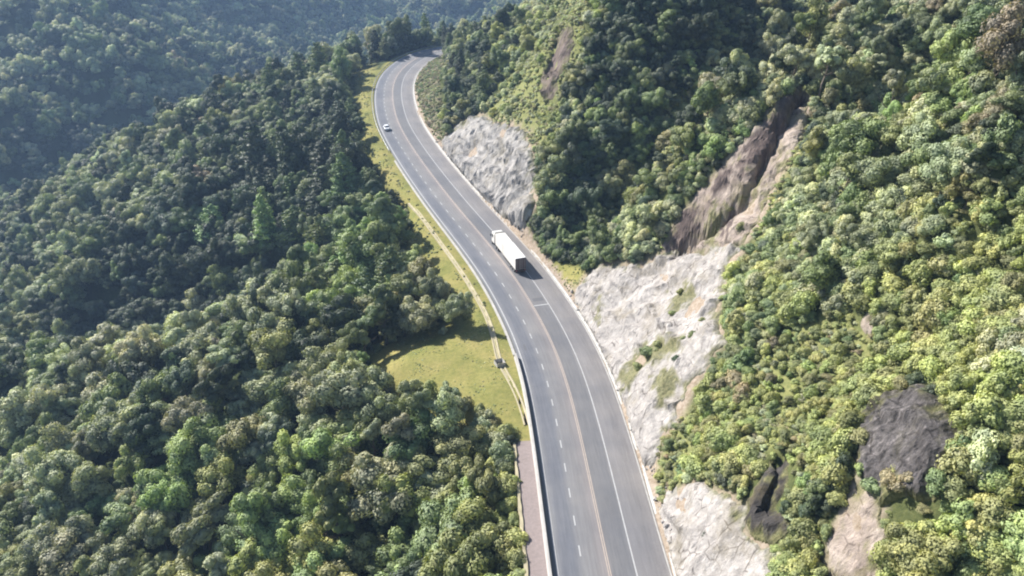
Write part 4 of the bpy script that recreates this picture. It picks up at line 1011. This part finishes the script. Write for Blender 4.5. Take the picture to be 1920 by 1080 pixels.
# broken stone at the foot of the cuts
rv = []; rf = []; off = 0; rr_ = np.random.default_rng(5)
for key in ('far_cut', 'long_cut', 'near_cut', 'slide'):
    ss_ = rr_.uniform(0, SE, 4000); dd_ = 8.9 + rr_.gamma(1.6, .55, 4000); q_ = road_pt(ss_, dd_)
    zz_ = zsample(q_[:, 0], q_[:, 1]); a, b, c = proj(np.stack([q_[:, 0], q_[:, 1], zz_], 1))
    m_ = polydist(a, b, FACES[key]) > -14
    for i in np.where(m_)[0][:260]:
        r_ = .08 + rr_.gamma(1.3, .09); v = ICOV * (1 + rr_.normal(size=(len(ICOV), 1)) * .22) * r_ * rr_.uniform(.6, 1.3, 3)
        rv.append(v + [q_[i, 0], q_[i, 1], zz_[i] + r_ * .3]); rf.append(ICOF + off); off += len(ICOV)
o = mesh_obj('rubble', np.concatenate(rv), np.concatenate(rf), M_rock); tag(o, 'loose broken stone lying along the foot of the pale rock cuts', 'rubble', kind='stuff')
# ------------------------------------------------------------------ vehicles
M_tw = simple('white_truck_paint', (0.7, 0.675, 0.64), 0.4, var=.03)
M_cream = simple('cream_truck_paint', (0.7, 0.67, 0.62), 0.5, var=.06)
M_tr = simple('grey_rear_doors', (0.14, 0.105, 0.105), 0.5, var=.15)
M_tyre = simple('tyre_rubber', (0.02, 0.02, 0.02), .9)
M_rim = simple('wheel_metal', (0.4, 0.4, 0.4), .4, .7)
M_glass = simple('dark_glass', (0.02, 0.025, 0.03), .08, var=0)
M_red = simple('red_lens', (0.4, 0.02, 0.02), .3)
M_lamp = simple('lamp_lens', (0.75, 0.75, 0.7), .2)
M_chas = simple('black_chassis', (0.035, 0.033, 0.033), .7)
M_car = simple('white_car_paint', (0.78, 0.79, 0.82), .3, var=.02)
def bbox(name, parent, m, c, d, bev=.04, taper=None):
    bm = bmesh.new(); bmesh.ops.create_cube(bm, size=1.0, matrix=Matrix.Translation(c) @ Matrix.Diagonal((*d, 1)))
    if taper:
        for v in bm.verts:
            if v.co.z > c[2]:
                v.co.x = c[0] + (v.co.x - c[0]) * taper[0]; v.co.y = c[1] + taper[2] + (v.co.y - c[1]) * taper[1]
    if bev: bmesh.ops.bevel(bm, geom=bm.edges[:], offset=bev, segments=2, affect='EDGES')
    me = bpy.data.meshes.new(name); bm.to_mesh(me); bm.free(); me.materials.append(m)
    o = bpy.data.objects.new(name, me); C.objects.link(o); o.parent = parent; return o
def wheel(parent, c, r, w, dual=False):
    def cyl(nm, rr, ww, m, par):
        bm = bmesh.new(); bmesh.ops.create_cone(bm, cap_ends=True, segments=24, radius1=rr, radius2=rr, depth=ww, matrix=Matrix.Translation(c) @ Matrix.Rotation(math.pi / 2, 4, 'Y'))
        bmesh.ops.bevel(bm, geom=[e for e in bm.edges if len(e.link_faces) == 2 and any(len(f.verts) > 4 for f in e.link_faces)], offset=.03, segments=2, affect='EDGES')
        me = bpy.data.meshes.new(nm); bm.to_mesh(me); bm.free(); me.materials.append(m); o = bpy.data.objects.new(nm, me); C.objects.link(o); o.parent = par; return o
    wo_ = bpy.data.objects.new('wheel', None); C.objects.link(wo_); wo_.parent = parent
    cyl('tyre', r, w, M_tyre, wo_); cyl('rim', r * .55, w + .03, M_rim, wo_)
# truck: +Y is forward (away from the camera), origin at the rear on the ground
sT = s_at_py(513, 2.0); base = road_pt(np.array([sT]), 2.05)[0]; fw = road_pt(np.array([sT + 15]), 2.05)[0] - base
tk = empty('articulated_truck', tuple(base), math.atan2(-fw[0], fw[1])); tag(tk, 'long white box truck driving away up the right lane below the far cut', 'truck')
bbox('trailer_box', tk, M_tw, (0, 4.6, 2.5), (2.6, 9.0, 2.95), .06)
fb = bbox('trailer_box', tk, M_cream, (0, 12.2, 2.46), (2.5, 5.7, 2.85), .06)
for k_ in range(7): bbox('roof_rib', tk, M_cream, (0, .9 + k_ * 1.25, 3.985), (2.5, .06, .03), 0)
for sx in (-1, 1):
    d_ = bbox('rear_door', tk, M_tr, (sx * .64, .06, 2.5), (1.22, .08, 2.75), .02)
    for k in (-.3, .3): bbox('lock_rod', d_, M_rim, (sx * .64 + k, 0.0, 2.5), (.05, .05, 2.5), 0)
    bbox('tail_light', tk, M_red, (sx * 1.05, .02, .85), (.32, .06, .16), .01)
bbox('rear_bumper', tk, M_tr, (0, .1, .6), (2.5, .14, .22), .02)
bbox('chassis', tk, M_chas, (0, 8.2, .88), (1.1, 16.2, .28), .03)
for sx in (-1, 1): bbox('side_guard', tk, M_chas, (sx * 1.22, 6.6, .75), (.06, 4.6, .5), .01)
for y in (1.3, 2.6, 3.9, 13.4, 14.7):
    for sx in (-1, 1): wheel(tk, (sx * .98, y, .52), .52, .55)
for sx in (-1, 1): wheel(tk, (sx * 1.08, 17.9, .52), .52, .32)
cab = bbox('cab', tk, M_tw, (0, 17.1, 2.05), (2.5, 2.3, 2.7), .14, (.96, .9, -.08))
bbox('windscreen', cab, M_glass, (0, 18.24, 2.45), (2.2, .06, .95), .02)
for sx in (-1, 1):
    bbox('side_window', cab, M_glass, (sx * 1.235, 17.4, 2.45), (.04, .95, .75), .02)
    bbox('mirror', cab, M_chas, (sx * 1.5, 18.1, 2.4), (.22, .1, .6), .02)
bbox('roof_deflector', cab, M_tw, (0, 16.8, 3.6), (2.2, 1.6, .55), .1, (.9, .6, -.3))
bbox('grille', tk, M_chas, (0, 18.3, 1.1), (2.2, .08, .8), .02)
for sx in (-1, 1): bbox('headlight', tk, M_lamp, (sx * .95, 18.32, .85), (.4, .08, .22), .02)
# white car coming down the left lane
sC = s_at_py(243, -5.2); base = road_pt(np.array([sC]), -5.2)[0]; fw = road_pt(np.array([sC - 4]), -5.2)[0] - base
cr = empty('car', tuple(base), math.atan2(-fw[0], fw[1])); tag(cr, 'small white car coming down the left lane after the far bend', 'car')
body = bbox('body', cr, M_car, (0, 0, .68), (1.8, 4.3, .66), .14)
bbox('cabin', cr, M_car, (0, -.35, 1.25), (1.62, 2.4, .58), .12, (.82, .68, -.1))
bbox('windscreen', cr, M_glass, (0, .68, 1.2), (1.36, .08, .4), .02)
bbox('rear_window', cr, M_glass, (0, -1.48, 1.22), (1.3, .08, .36), .02)
for sx in (-1, 1):
    bbox('side_window', cr, M_glass, (sx * .765, -.35, 1.24), (.05, 1.7, .34), .02)
    bbox('headlight', cr, M_lamp, (sx * .65, 2.14, .72), (.34, .06, .16), .02)
    bbox('tail_light', cr, M_red, (sx * .7, -2.14, .78), (.26, .06, .16), .02)
    bbox('mirror', cr, M_car, (sx * .98, .55, 1.02), (.18, .1, .12), .02)
for y in (-1.3, 1.35):
    for sx in (-1, 1): wheel(cr, (sx * .82, y, .32), .32, .2)

# ------------------------------------------------------------------ haze
bm = bmesh.new(); bmesh.ops.create_cube(bm, size=1.0)
me = bpy.data.meshes.new('haze'); bm.to_mesh(me); bm.free()
zlo = float(GZ.min()) - 1.5; zhi = float(GZ.max()) + 12
hz = bpy.data.objects.new('haze', me); C.objects.link(hz); hz['kind'] = 'stuff'
hz.dimensions = (1, 1, 1); hz.scale = (1480, 1980, zhi - zlo); hz.location = ((-1000 + 460) / 2, 810, (zlo + zhi) / 2)
m, n, out = mat('haze'); v = N(n, 'ShaderNodeVolumePrincipled'); v.inputs['Color'].default_value = (.42, .64, 1.0, 1); v.inputs['Density'].default_value = 0.00021
v.inputs['Anisotropy'].default_value = 0.2
n.links.new(v.outputs[0], out.inputs['Volume']); me.materials.append(m)
print('TERRAIN Z', GZ.min(), GZ.max(), 'verts', len(TP))
